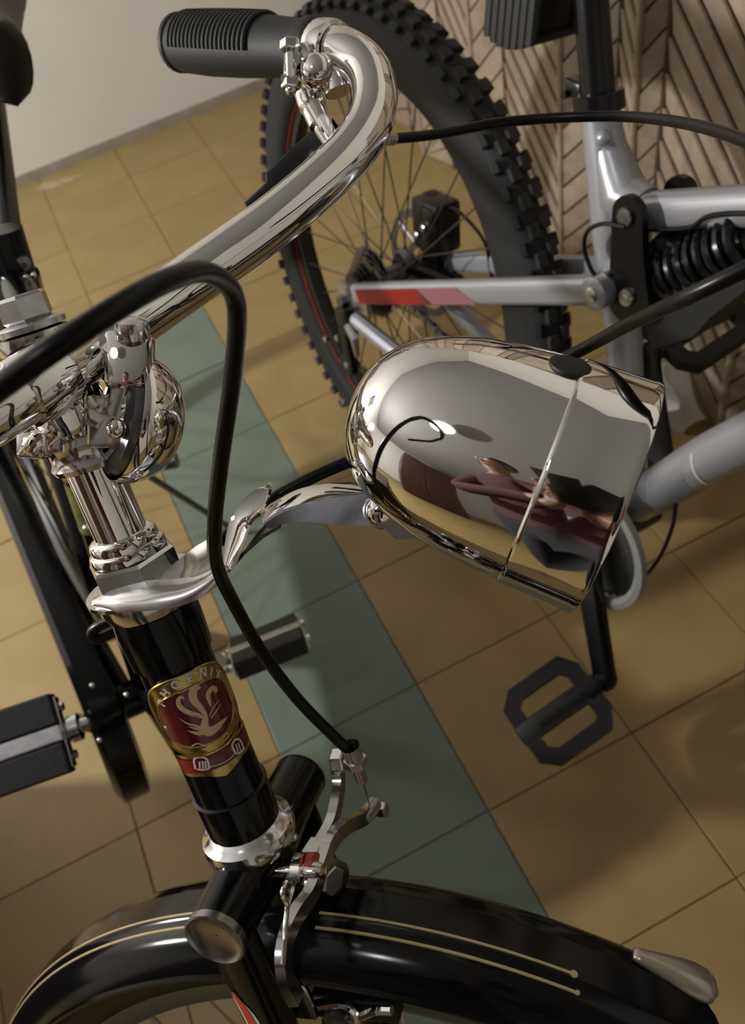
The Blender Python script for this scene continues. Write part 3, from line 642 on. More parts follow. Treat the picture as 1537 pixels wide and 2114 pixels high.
# headset, head tube, lugs
def axl(name, prof, m, parent=rb, n=40, angle=35): return obj(name, G().lathe(ST(0, 0, 0), ST.z, prof, n), m, parent, angle=angle)
axl('lower_cup', [(.008, .017), (.009, .0235), (.012, .0262), (.017, .0270), (.021, .0262), (.0235, .0225), (.026, .0205), (.027, .018)], 'chrome_worn')
for an in (-2.4, -1.2, .2): obj('ball_cover', G().ball(ST(.0235 * math.cos(an), .0235 * math.sin(an), .0085), .0032, 10, 6), 'chrome_worn', cr)
ht = axl('head_tube', [(.024, .0178), (.026, .0205), (.049, .0208), (.051, .0196), (.1365, .0193), (.1375, .0212), (.150, .0220), (.158, .0222), (.166, .0215)], 'black_paint')
axl('lug_line', [(.0490, .0205), (.0495, .0213), (.0505, .0213), (.051, .0205)], 'black_gloss', ht)
axl('upper_cup', [(.166, .018), (.167, .0225), (.172, .0245), (.1765, .0245), (.178, .022), (.179, .018)], 'chrome_worn')
obj('lock_nut', G().hexnut(ST(0, 0, .1825), ST.z, .0228, .0132, rot=.85, bev=.06), 'chrome_worn', rb, smooth=False)
axl('top_collar', [(.1955, .015), (.196, .0188), (.1985, .0192), (.2005, .0186), (.2015, .0168), (.2040, .0172), (.2060, .0166), (.2072, .0150), (.2076, .0132)], 'chrome')
axl('stem_quill', [(.195, .0129), (.266, .0129), (.268, .0129), (.300, .0132)], 'chrome')
# stem head, expander bolt and washers
bc = at(78, 792, .368)                     # middle of the handlebar in its clamp
th_top = ST(0, 0, .300)
stm = obj('stem_head', G().tube([ST(0, 0, .262), ST(0, 0, .270), ST(0, 0, .296), ST(0, 0, .302)], [.0145, .0175, .0180, .0150], 28).tube([ST(0, 0, .284), lerp(ST(0, 0, .284), bc, .55), bc], [.0165, .015, .0165], 20), 'chrome', rb)
axl('stem_washer', [(.302, .012), (.3025, .0178), (.306, .0182), (.309, .0178), (.3095, .012)], 'chrome_worn', stm)
axl('stem_washer', [(.3095, .010), (.310, .0150), (.3125, .0152), (.3135, .014), (.314, .010)], 'zinc', stm)
obj('expander_bolt', G().hexnut(ST(0, 0, .314), ST.z, .0118, .0115, rot=.62), 'zinc', stm, smooth=False)
# handlebar: forward loop out to the far grip, mirrored for the near side
bar_px = [(78, 792, .368), (200, 712, .398), (335, 620, .425), (450, 540, .440), (560, 460, .452), (650, 385, .463), (715, 322, .472), (757, 262, .480), (772, 200, .487), (755, 142, .497), (706, 106, .508), (640, 100, .524), (560, 98, .545), (450, 92, .575), (362, 88, .600)]
bw = [at(*p) for p in bar_px]
lat_b = (bw[3] - bw[0]).normalized(); lat_b.z = 0; lat_b.normalize()
def mir(p): q = p - bw[0]; return bw[0] + q - lat_b * (2 * q.dot(lat_b))
near = [at(*p) for p in ((-640, 820, .50), (-655, 900, .46), (-640, 985, .42), (-590, 1060, .385), (-500, 1090, .355), (-380, 1062, .340), (-230, 985, .340), (-70, 885, .350))]
full = crom(near + bw[:13], 7)
obj('handlebar', G().tube(full, .0132, 28), 'chrome', rb, angle=180)
obj('bar_sleeve', G().tube([lerp(bw[0], near[-1], .30), lerp(bw[0], near[-1], .28), lerp(bw[0], bw[1], .30), lerp(bw[0], bw[1], .32)], [.0135, .0152, .0152, .0135], 28), 'chrome', stm)
# grip with raised ribs
ga, gb = bw[11], bw[14]; gd = (gb - ga).normalized(); gl = (gb - ga).length
def grip(ga, gd, gl, parent):
    prof = [(-.012, .0135), (-.011, .0165), (-.006, .0178), (0, .0172), (.008, .0160), (gl * .2, .0172), (gl * .45, .0188), (gl * .7, .0194), (gl * .88, .0186), (gl * .96, .0172), (gl * .985, .0150), (gl, .006)]
    gr = obj('grip', G().lathe(ga, gd, prof, 32), 'grip_rubber', parent, angle=60)
    n = 19
    for i in range(n):
        t = .30 + .57 * i / (n - 1); h = gl * t
        r = .0180 + .0012 * math.sin(PI * (t - .1))
        # rib over the upper three quarters of the grip
        u = (V((0, 0, 1)) - gd * gd.z).normalized(); w2 = gd.cross(u)
        pts = [ga + gd * h + (u * math.cos(a) + w2 * math.sin(a)) * (r + .0002) for a in [(-1.25 + 2.5 * k / 14) for k in range(15)]]
        obj('grip_rib', G().tube(pts, .0016, 6), 'grip_rubber', gr)
    obj('end_flange', G().lathe(ga + gd * (gl * .93), gd, [(0, .0175), (.001, .0188), (.004, .0188), (.006, .017)], 24), 'grip_rubber', gr)
grip(ga, gd, gl, rb)
ga2 = near[0]; grip(ga2, (near[0] - near[1]).normalized(), gl, rb)
# brake lever of the far grip: clamp band, pinch bolt, pivot body, blade
cpos = lerp(bw[10], bw[11], .55); cdir = (bw[11] - bw[10]).normalized()
lv = obj('lever_clamp', G().lathe(cpos - cdir * .010, cdir, [(0, .0138), (.0005, .0162), (.003, .0168), (.017, .0168), (.0195, .0162), (.020, .0138)], 28, cap=False), 'chrome', rb)
obj('clamp_ear', G().box(at(603, 118, .507), cx_ * .0045, cy_ * .009, cz_ * .007, bev=.002).box(at(600, 152, .505), cx_ * .004, cy_ * .004, cz_ * .006, bev=.0015), 'chrome', lv)
obj('pinch_bolt', G().tube([at(598, 92, .500), at(600, 178, .500)], .0026, 10).hexnut(at(598, 84, .500), cy_, .0058, .006).hexnut(at(600, 166, .500), cy_, .0056, .005), 'chrome_worn', lv, angle=30)
obj('wing_nut', G().tube([at(580, 165, .500), at(612, 172, .500)], [.003, .0035], 8).ball(at(600, 185, .500), .0035, 8, 6), 'chrome_worn', lv)
obj('pivot_body', G().tube(crom([at(625, 128, .512), at(660, 140, .510), at(690, 165, .508), at(700, 190, .508)], 5), .0085, 14).ball(at(655, 150, .505), .011, 14, 10), 'chrome', lv)
obj('lever_neck', G().tube(crom([at(628, 150, .518), at(636, 190, .522), at(648, 225, .522), at(665, 262, .520), at(682, 292, .520)], 6), [.0075] * 6 + [.0085] * 6 + [.0075] * 6 + [.0055] * 7, 14), 'chrome', lv)
obj('cable_barrel', G().tube([at(650, 215, .512), at(672, 262, .512)], [.0062, .0045], 12).tube([at(664, 240, .508), at(690, 285, .508)], .003, 8), 'chrome', lv)
blade = crom([at(700, 268, .530), at(682, 300, .535), at(652, 330, .540), at(612, 366, .543), at(570, 408, .545), at(525, 450, .545)], 6)
obj('lever_blade', G().strip([(p, (cx_ * .55 + cy_ * .8) * (.0125 if i < 8 else .0165 if i < 24 else .012), cz_ * .004) for i, p in enumerate(blade)], [(math.cos(t), math.sin(t)) for t in [2 * PI * k / 12 for k in range(12)]]), 'black_paint', lv)
obj('cable_stop', G().tube(crom([at(735, 322, .470), at(758, 305, .478), at(785, 288, .492), at(812, 286, .500)], 5), [.0030] * 8 + [.0038] * 8, 10), 'zinc', lv)
# brake cables
fc = [(-160, 900, .23), (-60, 845, .205), (0, 800, .198), (120, 714, .195), (250, 630, .202), (350, 577, .215), (425, 562, .235), (478, 600, .255), (489, 670, .268), (477, 800, .288), (456, 950, .310), (443, 1080, .335), (447, 1165, .362), (480, 1240, .388), (540, 1345, .412), (620, 1450, .432), (722, 1552, .450)]
obj('front_brake_cable', G().tube(crom([at(*p) for p in fc], 8), .0030, 14), 'cable_black', rb, angle=180)
rc_ = [(805, 287, .500), (900, 277, .512), (1050, 251, .520), (1250, 240, .500), (1400, 252, .450), (1537, 290, .385), (1690, 370, .315), (1720, 455, .285), (1650, 505, .278), (1537, 556, .282), (1400, 622, .305), (1300, 668, .350), (1200, 722, .395), (1000, 825, .425), (860, 890, .420), (760, 936, .412), (640, 988, .410), (540, 1046, .412), (430, 1136, .425), (330, 1216, .452), (250, 1268, .475), (200, 1295, .482), (190, 1310, .485), (205, 1318, .487), (260, 1292, .490), (330, 1262, .500)]
obj('rear_brake_cable', G().tube(crom([at(*p) for p in rc_], 8), .0030, 14), 'cable_black', rb, angle=180)
# bell under the bar
bd = (cx_ * .80 + cz_ * .52 + cy_ * .12).normalized(); bo_ = at(262, 862, .408)
bell = obj('bell', G().lathe(bo_, bd, [(-.002, .0300), (.0005, .0312), (.004, .0308), (.011, .0285), (.018, .0235), (.0225, .0160), (.0245, .008), (.025, .0005)], 48, cap=False), 'chrome', rb, angle=50)
obj('bell_base', G().lathe(bo_, bd, [(-.007, .004), (-.0068, .022), (-.005, .0265), (-.001, .0285), (.002, .0285), (.003, .004)], 40), 'steel_dark', bell)
obj('bell_ridge', G().lathe(bo_, bd, [(-.0072, .0150), (-.0085, .0165), (-.0085, .0185), (-.0070, .0200)], 40, cap=False), 'chrome', bell)
obj('bell_screw', G().ball(at(240, 884, .385), .0048, 14, 8), 'chrome', bell)
obj('bell_bracket', G().box(at(232, 870, .392), cx_ * .011, cy_ * .012, cz_ * .003, bev=.002).tube([at(235, 860, .394), at(255, 790, .394)], .006, 12), 'chrome_worn', bell)
obj('bell_clamp', G().lathe(at(222, 718, .400), lat_b, [(-.009, .0135), (-.0088, .0155), (.0088, .0155), (.009, .0135)], 28, cap=False).box(at(268, 745, .392), cx_ * .010, cy_ * .013, cz_ * .008, bev=.003), 'chrome', bell)
obj('bell_clamp_bolt', G().lathe(at(273, 688, .386), (-cy_ - cz_ * .5).normalized(), [(-.002, .0075), (.002, .0080), (.0055, .0070), (.0068, .004), (.007, .0005)], 20), 'chrome_worn', bell)
# clamp ring on the quill with its pinch screw
zc_ = .252
qc = obj('quill_clamp', G().lathe(ST(0, 0, zc_ - .008), ST.z, [(0, .0134), (.0003, .0170), (.003, .0182), (.006, .0166), (.010, .0166), (.013, .0182), (.0157, .0170), (.016, .0134)], 36, cap=False), 'chrome_worn', rb)
obj('clamp_lug', G().box(at(70, 920, .392), cx_ * .0062, cy_ * .0058, cz_ * .006, bev=.002).box(at(100, 912, .394), cx_ * .007, cy_ * .005, cz_ * .004, bev=.001), 'chrome', qc)
obj('clamp_screw', G().lathe(at(68, 922, .387), -cz_, [(0, .0045), (.002, .0042), (.0032, .003), (.0035, .0005)], 16), 'chrome', qc)
# lamp bracket: washer plate under the lock nut, drooping tongue, cable guide, arm
bk = obj('lamp_bracket', G().lathe(ST(0, 0, .178), ST.z, [(0, .012), (.0002, .0285), (.0022, .0285), (.0024, .012)], 40), 'chrome_worn', rb)
def sheet(rows, th_):                       # rows of points across; makes a thin curved plate
    g = G(); n, m = len(rows), len(rows[0]); vs = []
    nr = []
    for i in range(n):
        for j in range(m):
            du = rows[min(i + 1, n - 1)][j] - rows[max(i - 1, 0)][j]; dv = rows[i][min(j + 1, m - 1)] - rows[i][max(j - 1, 0)]
            nr.append(du.cross(dv).normalized())
    top = [rows[i][j] for i in range(n) for j in range(m)]
    vs = top + [p - k * th_ for p, k in zip(top, nr)]; N2 = n * m; fs = []
    for i in range(n - 1):
        for j in range(m - 1):
            a = i * m + j; fs += [(a, a + 1, a + m + 1, a + m), (N2 + a, N2 + a + m, N2 + a + m + 1, N2 + a + 1)]
    bd_ = [j for j in range(m)] + [i * m + m - 1 for i in range(1, n)] + [(n - 1) * m + j for j in range(m - 2, -1, -1)] + [i * m for i in range(n - 2, 0, -1)]
    for k in range(len(bd_)):
        a, b = bd_[k], bd_[(k + 1) % len(bd_)]; fs.append((a, b, N2 + b, N2 + a))
    return g.add(vs, fs)
rows = []
top_px = [(196, 1240, .424), (235, 1218, .418), (310, 1203, .412), (380, 1198, .407), (430, 1182, .403), (462, 1160, .400)]
bot_px = [(200, 1248, .420), (245, 1259, .409), (310, 1259, .402), (380, 1246, .399), (430, 1219, .398), (462, 1188, .397)]
A_, B_ = crom([at(*p) for p in top_px], 5), crom([at(*p) for p in bot_px], 5)
rows = [[lerp(a, b, t) + (-cz_ * .004 * math.sin(PI * t)) for t in (0, .2, .4, .6, .8, 1)] for a, b in zip(A_, B_)]
obj('bracket_tongue', sheet(rows, .0014), 'bright_tin', bk, angle=60)
obj('bracket_neck', sheet([[at(300, 1196, .430), at(335, 1222, .412)], [at(360, 1170, .425), at(385, 1205, .405)], [at(410, 1130, .420), at(440, 1176, .402)], [at(448, 1108, .412), at(463, 1165, .400)]], .0016), 'chrome_worn', bk)
# upright guide loop
lo_ = crom([at(463, 1170, .398), at(468, 1110, .398), at(482, 1062, .398), at(515, 1020, .400), at(557, 996, .404)], 5)
li_ = crom([at(482, 1178, .392), at(505, 1120, .392), at(520, 1080, .392), at(545, 1050, .396), at(560, 1015, .402)], 5)
obj('cable_guide', sheet([[a, lerp(a, b, .5) + cz_ * .002, b] for a, b in zip(lo_, li_)], .0014), 'chrome', bk, angle=60)
obj('guide_foot', sheet([[at(466, 1180, .398), at(480, 1160, .404)], [at(500, 1140, .393), at(520, 1110, .402)], [at(540, 1105, .391), at(560, 1070, .400)], [at(575, 1085, .388), at(580, 1055, .398)]], .0016), 'chrome_worn', bk)
# arm: near web and top flange
wt = crom([at(545, 1082, .386), at(580, 1060, .384), at(640, 1040, .380), at(700, 1028, .376), at(760, 1020, .372), at(815, 1022, .368)], 5)
wb = crom([at(560, 1090, .386), at(590, 1080, .384), at(640, 1078, .380), at(700, 1083, .376), at(760, 1086, .372), at(812, 1088, .368)], 5)
obj('bracket_web', sheet([[a, b] for a, b in zip(wt, wb)], .0016), 'steel_dark', bk)  # darker metal colour stands in for dark reflections on the web
wf = crom([at(540, 1062, .400), at(570, 1040, .398), at(620, 1015, .394), at(680, 1004, .390), at(745, 1003, .386), at(800, 1012, .382)], 5)
obj('bracket_flange', sheet([[a, lerp(a, b, .5) + cy_ * -.0012, b] for a, b in zip(wf, wt)], .0014), 'chrome', bk, angle=60)
pv = at(787, 1055, .362)
obj('pivot_screw', G().lathe(pv + cz_ * .004, -cz_, [(0, .0062), (.001, .0066), (.003, .0060), (.0048, .0042), (.0056, .0015), (.0057, .0005)], 24), 'chrome', bk)
for q_ in (cx_, cy_): obj('screw_slot', G().box(pv - cz_ * .0012, q_ * .0030, cz_ * .0010, q_.cross(cz_) * .0005), 'black_matt', bk, smooth=False)
obj('pivot_washer', G().lathe(pv + cz_ * .0062, -cz_, [(-.001, .0075), (.0008, .0078), (.0016, .0072), (.0017, .004)], 28), 'zinc', bk)
# headlamp
nose, rimc = ST(.1374, 0, .248), ST(.2318, 0, .1886); lax = (rimc - nose).normalized(); LL = (rimc - nose).length
prof = [(0, .0003), (.004, .0065), (.012, .0115), (.03, .0175), (.06, .0232), (.11, .0292), (.18, .0346), (.27, .0388), (.38, .0422), (.50, .0445), (.62, .0459), (.722, .0466)]
hl = obj('headlamp', G().lathe(nose, lax, [(t * LL, r) for t, r in prof], 72, cap=False), 'chrome', rb, angle=180)
obj('lamp_rim', G().lathe(nose, lax, [(.716 * LL, .0462), (.722 * LL, .0466), (.728 * LL, .0473), (.74 * LL, .0475), (.85 * LL, .0477), (.97 * LL, .0480), (.985 * LL, .0484), (1.0 * LL, .0482), (1.004 * LL, .0470), (.99 * LL, .0455)], 72, cap=False), 'chrome', hl, angle=40)
obj('lamp_lens', G().lathe(nose, lax, [(.97 * LL, .0455), (.995 * LL, .040), (1.02 * LL, .025), (1.03 * LL, .0005)], 48, cap=False), 'lens', hl)
# rubber switch cap on the top, lug and seams underneath
def lamp_hit(px, py):
    dr = (at(px, py, 1) - CAM_O).normalized(); t = .22
    while t < .5:
        p = CAM_O + dr * t; q = p - nose; u = q.dot(lax) / LL; rad = q - lax * (u * LL)
        if 0 < u < .73:
            rr = 0
            for k in range(len(prof) - 1):
                if prof[k][0] <= u <= prof[k + 1][0]: rr = lerp(prof[k][1], prof[k + 1][1], (u - prof[k][0]) / (prof[k + 1][0] - prof[k][0])); sl = (prof[k + 1][1] - prof[k][1]) / ((prof[k + 1][0] - prof[k][0]) * LL)
            if rad.length < rr: return p, (rad.normalized() - lax * sl).normalized()
        t += .0003
    return at(px, py, .33), V((0, 0, 1))
kp, kn = lamp_hit(1177, 756)
obj('switch_cap', G().lathe(kp - kn * .001, kn, [(-.001, .0080), (.0005, .0084), (.0016, .0080), (.0022, .0065), (.0024, .0005)], 32), 'black_matt', hl)
lug = obj('lamp_lug', G().prism([at(x, y, .362) for x, y in ((780, 1022), (838, 1030), (880, 1080), (925, 1113), (815, 1114), (800, 1096), (775, 1080))], cz_ * .003), 'zinc', hl, smooth=False)
kb, kbn = lamp_hit(985, 1155)
# caliper brake
xa = .036
def sp2(px, py, x=xa): return ST.on(px, py, 0, x)
cpv = sp2(633, 1798)
cal2 = obj('brake_pivot', G().lathe(cpv - ST.x * .03, ST.x, [(0, .004), (.024, .004), (.0245, .0095), (.030, .0098), (.0305, .006), (.036, .0055), (.040, .004), (.0405, .0005)], 24), 'chrome', rb)
def arm(pts, wd, x, m='chrome_worn', nm='brake_arm'):
    c_ = crom([sp2(px, py, x) for px, py in pts], 6); path = []
    for i, p in enumerate(c_):
        t = (c_[min(i + 1, len(c_) - 1)] - c_[max(i - 1, 0)]).normalized(); s2 = ST.x.cross(t).normalized(); path.append((p, s2 * wd, ST.x * .0026))
    return obj(nm, G().strip(path, [(-1, -1), (-.8, 1), (.8, 1), (1, -1)]), m, cal2, angle=30)
arm([(693, 1575), (700, 1610), (694, 1660), (682, 1705), (655, 1755), (636, 1800), (632, 1830)], .0042, xa)
arm([(770, 1668), (748, 1690), (712, 1708), (684, 1738), (668, 1780), (655, 1815), (640, 1850), (612, 1890), (594, 1930), (586, 1975), (592, 2020), (612, 2062)], .0050, xa + .006)
arm([(652, 1735), (630, 1770), (605, 1810), (592, 1840)], .0022, xa - .004)
obj('return_spring', G().tube(crom([sp2(590, 1822, .044), sp2(583, 1845, .044), sp2(592, 1870, .044), sp2(588, 1920, .044), sp2(584, 1990, .044)], 6), .0014, 8).tube(crom([sp2(590, 1822, .044), sp2(604, 1832, .044), sp2(592, 1880, .044), sp2(586, 1940, .044)], 6), .0012, 8), 'chrome_worn', cal2)
obj('red_washer', G().lathe(sp2(646, 1786, xa + .003), ST.x, [(-.002, .0068), (.002, .0068)], 20), 'decal_red', cal2)
obj('arm_nut', G().hexnut(sp2(672, 1812, .036), ST.x + ST.y * -.4, .0085, .007), 'zinc', cal2, smooth=False)
obj('arm_nut', G().lathe(sp2(678, 1806, .032), ST.x + ST.y * -.3, [(0, .0095), (.004, .0098), (.008, .009), (.0085, .004)], 20), 'steel_dark', cal2)
obj('anchor_bolt', G().hexnut(sp2(688, 1570, xa + .002), ST.x, .0072, .008).ball(sp2(702, 1580, xa + .006), .0045, 10, 6), 'chrome_worn', cal2, angle=30)
bz = at(722, 1540, .449); be = at(748, 1612, .462)
obj('barrel_adjuster', G().tube([bz, lerp(bz, be, .42)], .0050, 16, cap=False).tube([lerp(bz, be, .35), lerp(bz, be, .52)], .0062, 6).tube([lerp(bz, be, .5), be], [.0036, .0030], 12), 'zinc', cal2)
obj('inner_wire', G().tube([be, sp2(762, 1660, xa + .004)], .0006, 6), 'steel_dark', cal2)
obj('cable_anchor', G().tube([sp2(752, 1690, xa + .006), sp2(772, 1660, xa + .006)], [.0042, .0050], 12).hexnut(sp2(780, 1672, xa + .004), ST.x, .0052, .006), 'zinc', cal2, angle=30)
# brake block on the near side
bb_ = ST.on(612, 2062, 1, -.028)
shoe = obj('brake_block', G().box(ST.on(735, 2070, 1, -.024), ST.x * .026, ST.y * .006, ST.z * .0075, bev=.002), 'pedal_rubber', cal2, smooth=False)
obj('block_holder', G().tube(crom([ST.on(660, 2078, 1, -.034), ST.on(700, 2072, 1, -.034), ST.on(728, 2085, 1, -.034), ST.on(735, 2110, 1, -.034)], 6), .0026, 8).tube(crom([ST.on(745, 2098, 1, -.034), ST.on(775, 2086, 1, -.034), ST.on(808, 2086, 1, -.034)], 6), .0026, 8), 'chrome', shoe)
obj('block_nut', G().lathe(ST.on(700, 2104, 1, -.034), -ST.y, [(0, .009), (.004, .009), (.005, .006), (.003, .004)], 20), 'steel_dark', shoe)
obj('arm_foot', G().box(ST.on(612, 2064, 1, -.036), ST.x * .010, ST.y * .003, ST.z * .013, bev=.002), 'chrome_worn', cal2, smooth=False)

# ---- frame, chain case, cranks, saddle of the roadster
S_ = V((-.086, .710, .745)); HB, HT = ST(0, 0, .040), ST(0, 0, .142); BBp = RF_(0, 0, 0)
HT2, HB2 = ST(0, 0, .138), ST(0, 0, .052)
obj('top_tube', G().tube([HT2, S_], .0140, 18), 'black_paint', rb)
obj('down_tube', G().tube([HB2, BBp], .0155, 18), 'black_paint', rb)
stt = obj('seat_tube', G().tube([BBp, S_ + (S_ - BBp).normalized() * .03], .0150, 18), 'black_paint', rb)
for nm, mm, t0, t1 in (('gold_transfer', 'decal_gold', .60, .665), ('green_transfer', 'decal_green', .475, .59)):
    obj(nm, G().tube([lerp(BBp, S_, t0), lerp(BBp, S_, t1)], .0154, 18, cap=False), mm, stt)
obj('bottom_bracket', G().lathe(BBp - RF_.y * .045, RF_.y, [(0, .016), (.003, .021), (.087, .021), (.09, .016)], 24), 'black_paint', rb)
sl = obj('seat_lug', G().tube([S_ - (S_ - BBp).normalized() * .03, S_ + (S_ - BBp).normalized() * .04], .019, 18).box(S_ + RF_.d(-.024, 0, .012), RF_.x * .012, RF_.y * .012, RF_.z * .016, bev=.004), 'black_gloss', rb)
for (x, y) in ((53, 573), (60, 590), (69, 568)): obj('lug_bolt', G().ball(at(x, y, .715), .0026, 10, 6), 'chrome', sl)
hubR = RF_(-.47, 0, .045)
for s_ in (-1, 1):
    obj('seat_stay', G().tube([S_ + RF_.y * s_ * .014, hubR + RF_.y * s_ * .06], .0075, 12), 'black_paint', rb)
    obj('chain_stay', G().tube([BBp + RF_.y * s_ * .022, hubR + RF_.y * s_ * .06], .0095, 12), 'black_paint', rb)
RR = Frame(hubR, RF_.x, RF_.y, RF_.z)
obj('rear_tyre', ring(RR, 0, 0, tyre_prof(.304, .328, .0195)), 'tyre_black', rb, angle=180)
obj('rear_rim', ring(RR, 0, 0, [(.310, .013), (.3, .0155), (.288, 0), (.3, -.0155), (.310, -.013)]), 'rim_dark', rb, angle=50)
for i in range(36):
    a = 2 * PI * i / 36; s_ = 1 if i % 2 else -1; b = a + (1.0 if (i // 2) % 2 else -1.0)
    obj('rear_spoke', G().tube([RR(.29 * math.cos(a), s_ * .003, .29 * math.sin(a)), RR(.03 * math.cos(b), s_ * .03, .03 * math.sin(b))], .0011, 6), 'spoke', rb)
obj('rear_hub', G().lathe(RR(0, -.07, 0), RF_.y, [(0, .006), (.02, .012), (.03, .03), (.11, .03), (.12, .012), (.14, .006)], 20), 'steel_dark', rb)
# chain case: long rounded box
pts = []
for k in range(25): a = -PI / 2 + PI * k / 24; pts.append((.0 + .105 * math.cos(a), .105 * math.sin(a)))
for k in range(17): a = PI / 2 + PI * k / 16; pts.append((-.47 + .062 * math.cos(a), .045 + .062 * math.sin(a)))
g = G(); n = len(pts); vs = []
for (y, k) in ((-.036, .96), (-.040, 1.0), (-.068, 1.0), (-.074, .95)):
    vs += [RF_(-.2 + (x + .2) * k, y, z * k) for (x, z) in pts]
fs = [tuple(range(n)), tuple(range(3 * n, 4 * n))[::-1]] + [(r_ * n + k, r_ * n + (k + 1) % n, (r_ + 1) * n + (k + 1) % n, (r_ + 1) * n + k) for r_ in range(3) for k in range(n)]
cc_ = obj('chain_case', g.add(vs, fs), 'black_paint', rb, angle=35)
for (x, y) in ((190, 1415), (260, 1434), (205, 1528), (178, 1090)): obj('case_screw', G().ball(at(x, y, .86 if y > 1300 else .62), .0028, 10, 6), 'chrome', cc_)
# cranks and block pedals
def block_pedal(att, out, nrm, dz, nm='pedal'):
    fx = nrm.cross(out).normalized()
    pd = obj(nm, G().tube([att - out * .012, att + out * .012, att + out * .012, att + out * .020, att + out * .115], [.0075, .0085, .0120, .0095, .0095], 14).lathe(att + out * .008, out, [(0, .010), (.002, .0145), (.012, .0145), (.016, .010)], 20), 'chrome_worn', rb)
    for s_ in (-1, 1):
        obj('rubber_block', G().box(att + out * .074 + fx * s_ * .0255, out * .046, fx * .0165, nrm * .0125, bev=.0025), 'pedal_rubber', pd, smooth=False)
    obj('pedal_bar', G().box(att + out * .074, out * .048, fx * .0085, nrm * .0135, bev=.002), 'zinc', pd, smooth=False)
    for e in (.026, .122):
        obj('end_plate', G().box(att + out * e, out * .0012, fx * .037, nrm * .0085, bev=.0008), 'chrome_worn', pd, smooth=False)
        for s_ in (-1, 1): obj('block_nut', G().hexnut(att + out * (e - .006 if e < .1 else e), out, .0050, .006), 'chrome_worn', pd, smooth=False).location = fx * s_ * .0255
    return pd
def pz(px, py, z):
    d = at(px, py, 1) - CAM_O; return CAM_O + d * ((z - CAM_H) / d.z)
pR, pL = pz(185, 1492, .36), pz(440, 1378, .20)
outR = (pz(0, 1556, .37) - pR).normalized(); outL = (pz(610, 1310, .195) - pL).normalized()
block_pedal(pR, outR, V((0.05, -.50, .86)).normalized(), 0); block_pedal(pL, outL, V((0.1, .55, .83)).normalized(), 0)
for p, s_ in ((pR, -1), (pL, 1)):
    a = BBp + RF_.y * s_ * .085; b = p
    obj('crank_arm', G().tube([a, lerp(a, b, .5), b], [.011, .009, .010], 12), 'black_gloss' if s_ < 0 else 'chrome_worn', rb)
# saddle and its fittings at the upper left
so = at(-66, 38, .88); sfx = V((.10, -.995, .0)).normalized(); 
rs_ = obj('saddle', saddle_shape(so, sfx, RF_.y, RF_.y.cross(sfx) * -1 if (RF_.y.cross(sfx)).z < 0 else RF_.y.cross(sfx), .29, .102, .03, .075), 'saddle', rb, angle=70)
obj('saddle_rivet', G().ball(at(12, 58, .80), .006, 12, 8), 'zinc', rs_)
sptop = so - V((0, 0, .04))
obj('seat_post', G().tube([S_, lerp(S_, sptop, 1)], .0110, 16), 'black_gloss', rb)
obj('brake_rod', G().tube([at(48, 548, .72), at(28, 470, .78), at(4, 395, .84), at(-40, 280, .92)], .0028, 8), 'steel_dark', rb)
obj('rod_end', G().tube([at(36, 524, .735), at(48, 545, .72)], [.005, .0065], 10), 'zinc', rb)
# prop stand: leg splayed to the floor and its pivot
k0, k1 = pz(275, 962, .30), pz(432, 1062, .10); kd = (k1 - k0); kf = k0 + kd * ((k0.z - .004) / (k0.z - k1.z))
stn = obj('stand_leg', G().tube([k0 - kd * .2, k0, kf], .0052, 10), 'steel_dark', rb)
obj('stand_pivot', G().tube([pz(300, 962, .31), pz(365, 950, .31)], .011, 12), 'steel_dark', stn)
# head badge wrapped round the head tube
def cyl_hit(px, py, r=.0200):
    dr = (at(px, py, 1) - CAM_O).normalized(); o = CAM_O - ST.o
    dx, ox = dr - ST.z * dr.dot(ST.z), o - ST.z * o.dot(ST.z)
    A2, B2, C2 = dx.dot(dx), 2 * dx.dot(ox), ox.dot(ox) - r * r; D2 = B2 * B2 - 4 * A2 * C2
    t = (-B2 - math.sqrt(D2)) / (2 * A2) if D2 > 0 else -B2 / (2 * A2)
    p = CAM_O + dr * t; q = p - ST.o; z = q.dot(ST.z); rad = (q - ST.z * z).normalized()
    return math.atan2(rad.dot(ST.y), rad.dot(ST.x)), z
def cyl(th, z, r): return ST(r * math.cos(th), r * math.sin(th), z)
def bpx(x, y): return (250 + x / 3.8425, 1300 + y / 3.8425)     # badge sketch units -> photo pixels
TH0, ZB = cyl_hit(*bpx(600, 640))
RB = .0196
def patch(zc, hh, hw, r, sup=2.4, n=16, m=17, top=1.0, th0=TH0, tiltz=0.0):
    g = G(); vs = []
    for i in range(n + 1):
        v = -1 + 2 * i / n; wv = hw * max(0.02, 1 - abs(v) ** sup) ** (1 / sup)
        for j in range(m):
            u = wv * (-1 + 2 * j / (m - 1)); vs.append(cyl(th0 + u / RB, zc + hh * v, r))
    return g.add(vs, [(i * m + j, i * m + j + 1, (i + 1) * m + j + 1, (i + 1) * m + j) for i in range(n) for j in range(m - 1)])
zt = cyl_hit(*bpx(620, 275))[1]; zb1 = cyl_hit(*bpx(700, 975))[1]
zc1 = (zt + zb1) / 2
bad = obj('head_badge', patch(zc1, (zt - zb1) / 2, .0265, .02065), 'brass', rb, angle=180)
obj('badge_rim', G().tube([cyl(TH0 + .0263 * math.copysign(abs(math.cos(t)) ** .83, math.cos(t)) / RB, zc1 + (zt - zb1) / 2 * math.copysign(abs(math.sin(t)) ** .83, math.sin(t)), .0207) for t in [2 * PI * k / 64 for k in range(64)]], .0007, 6, closed=True), 'brass', bad)
zt2 = cyl_hit(*bpx(620, 410))[1]; zb2 = cyl_hit(*bpx(690, 900))[1]
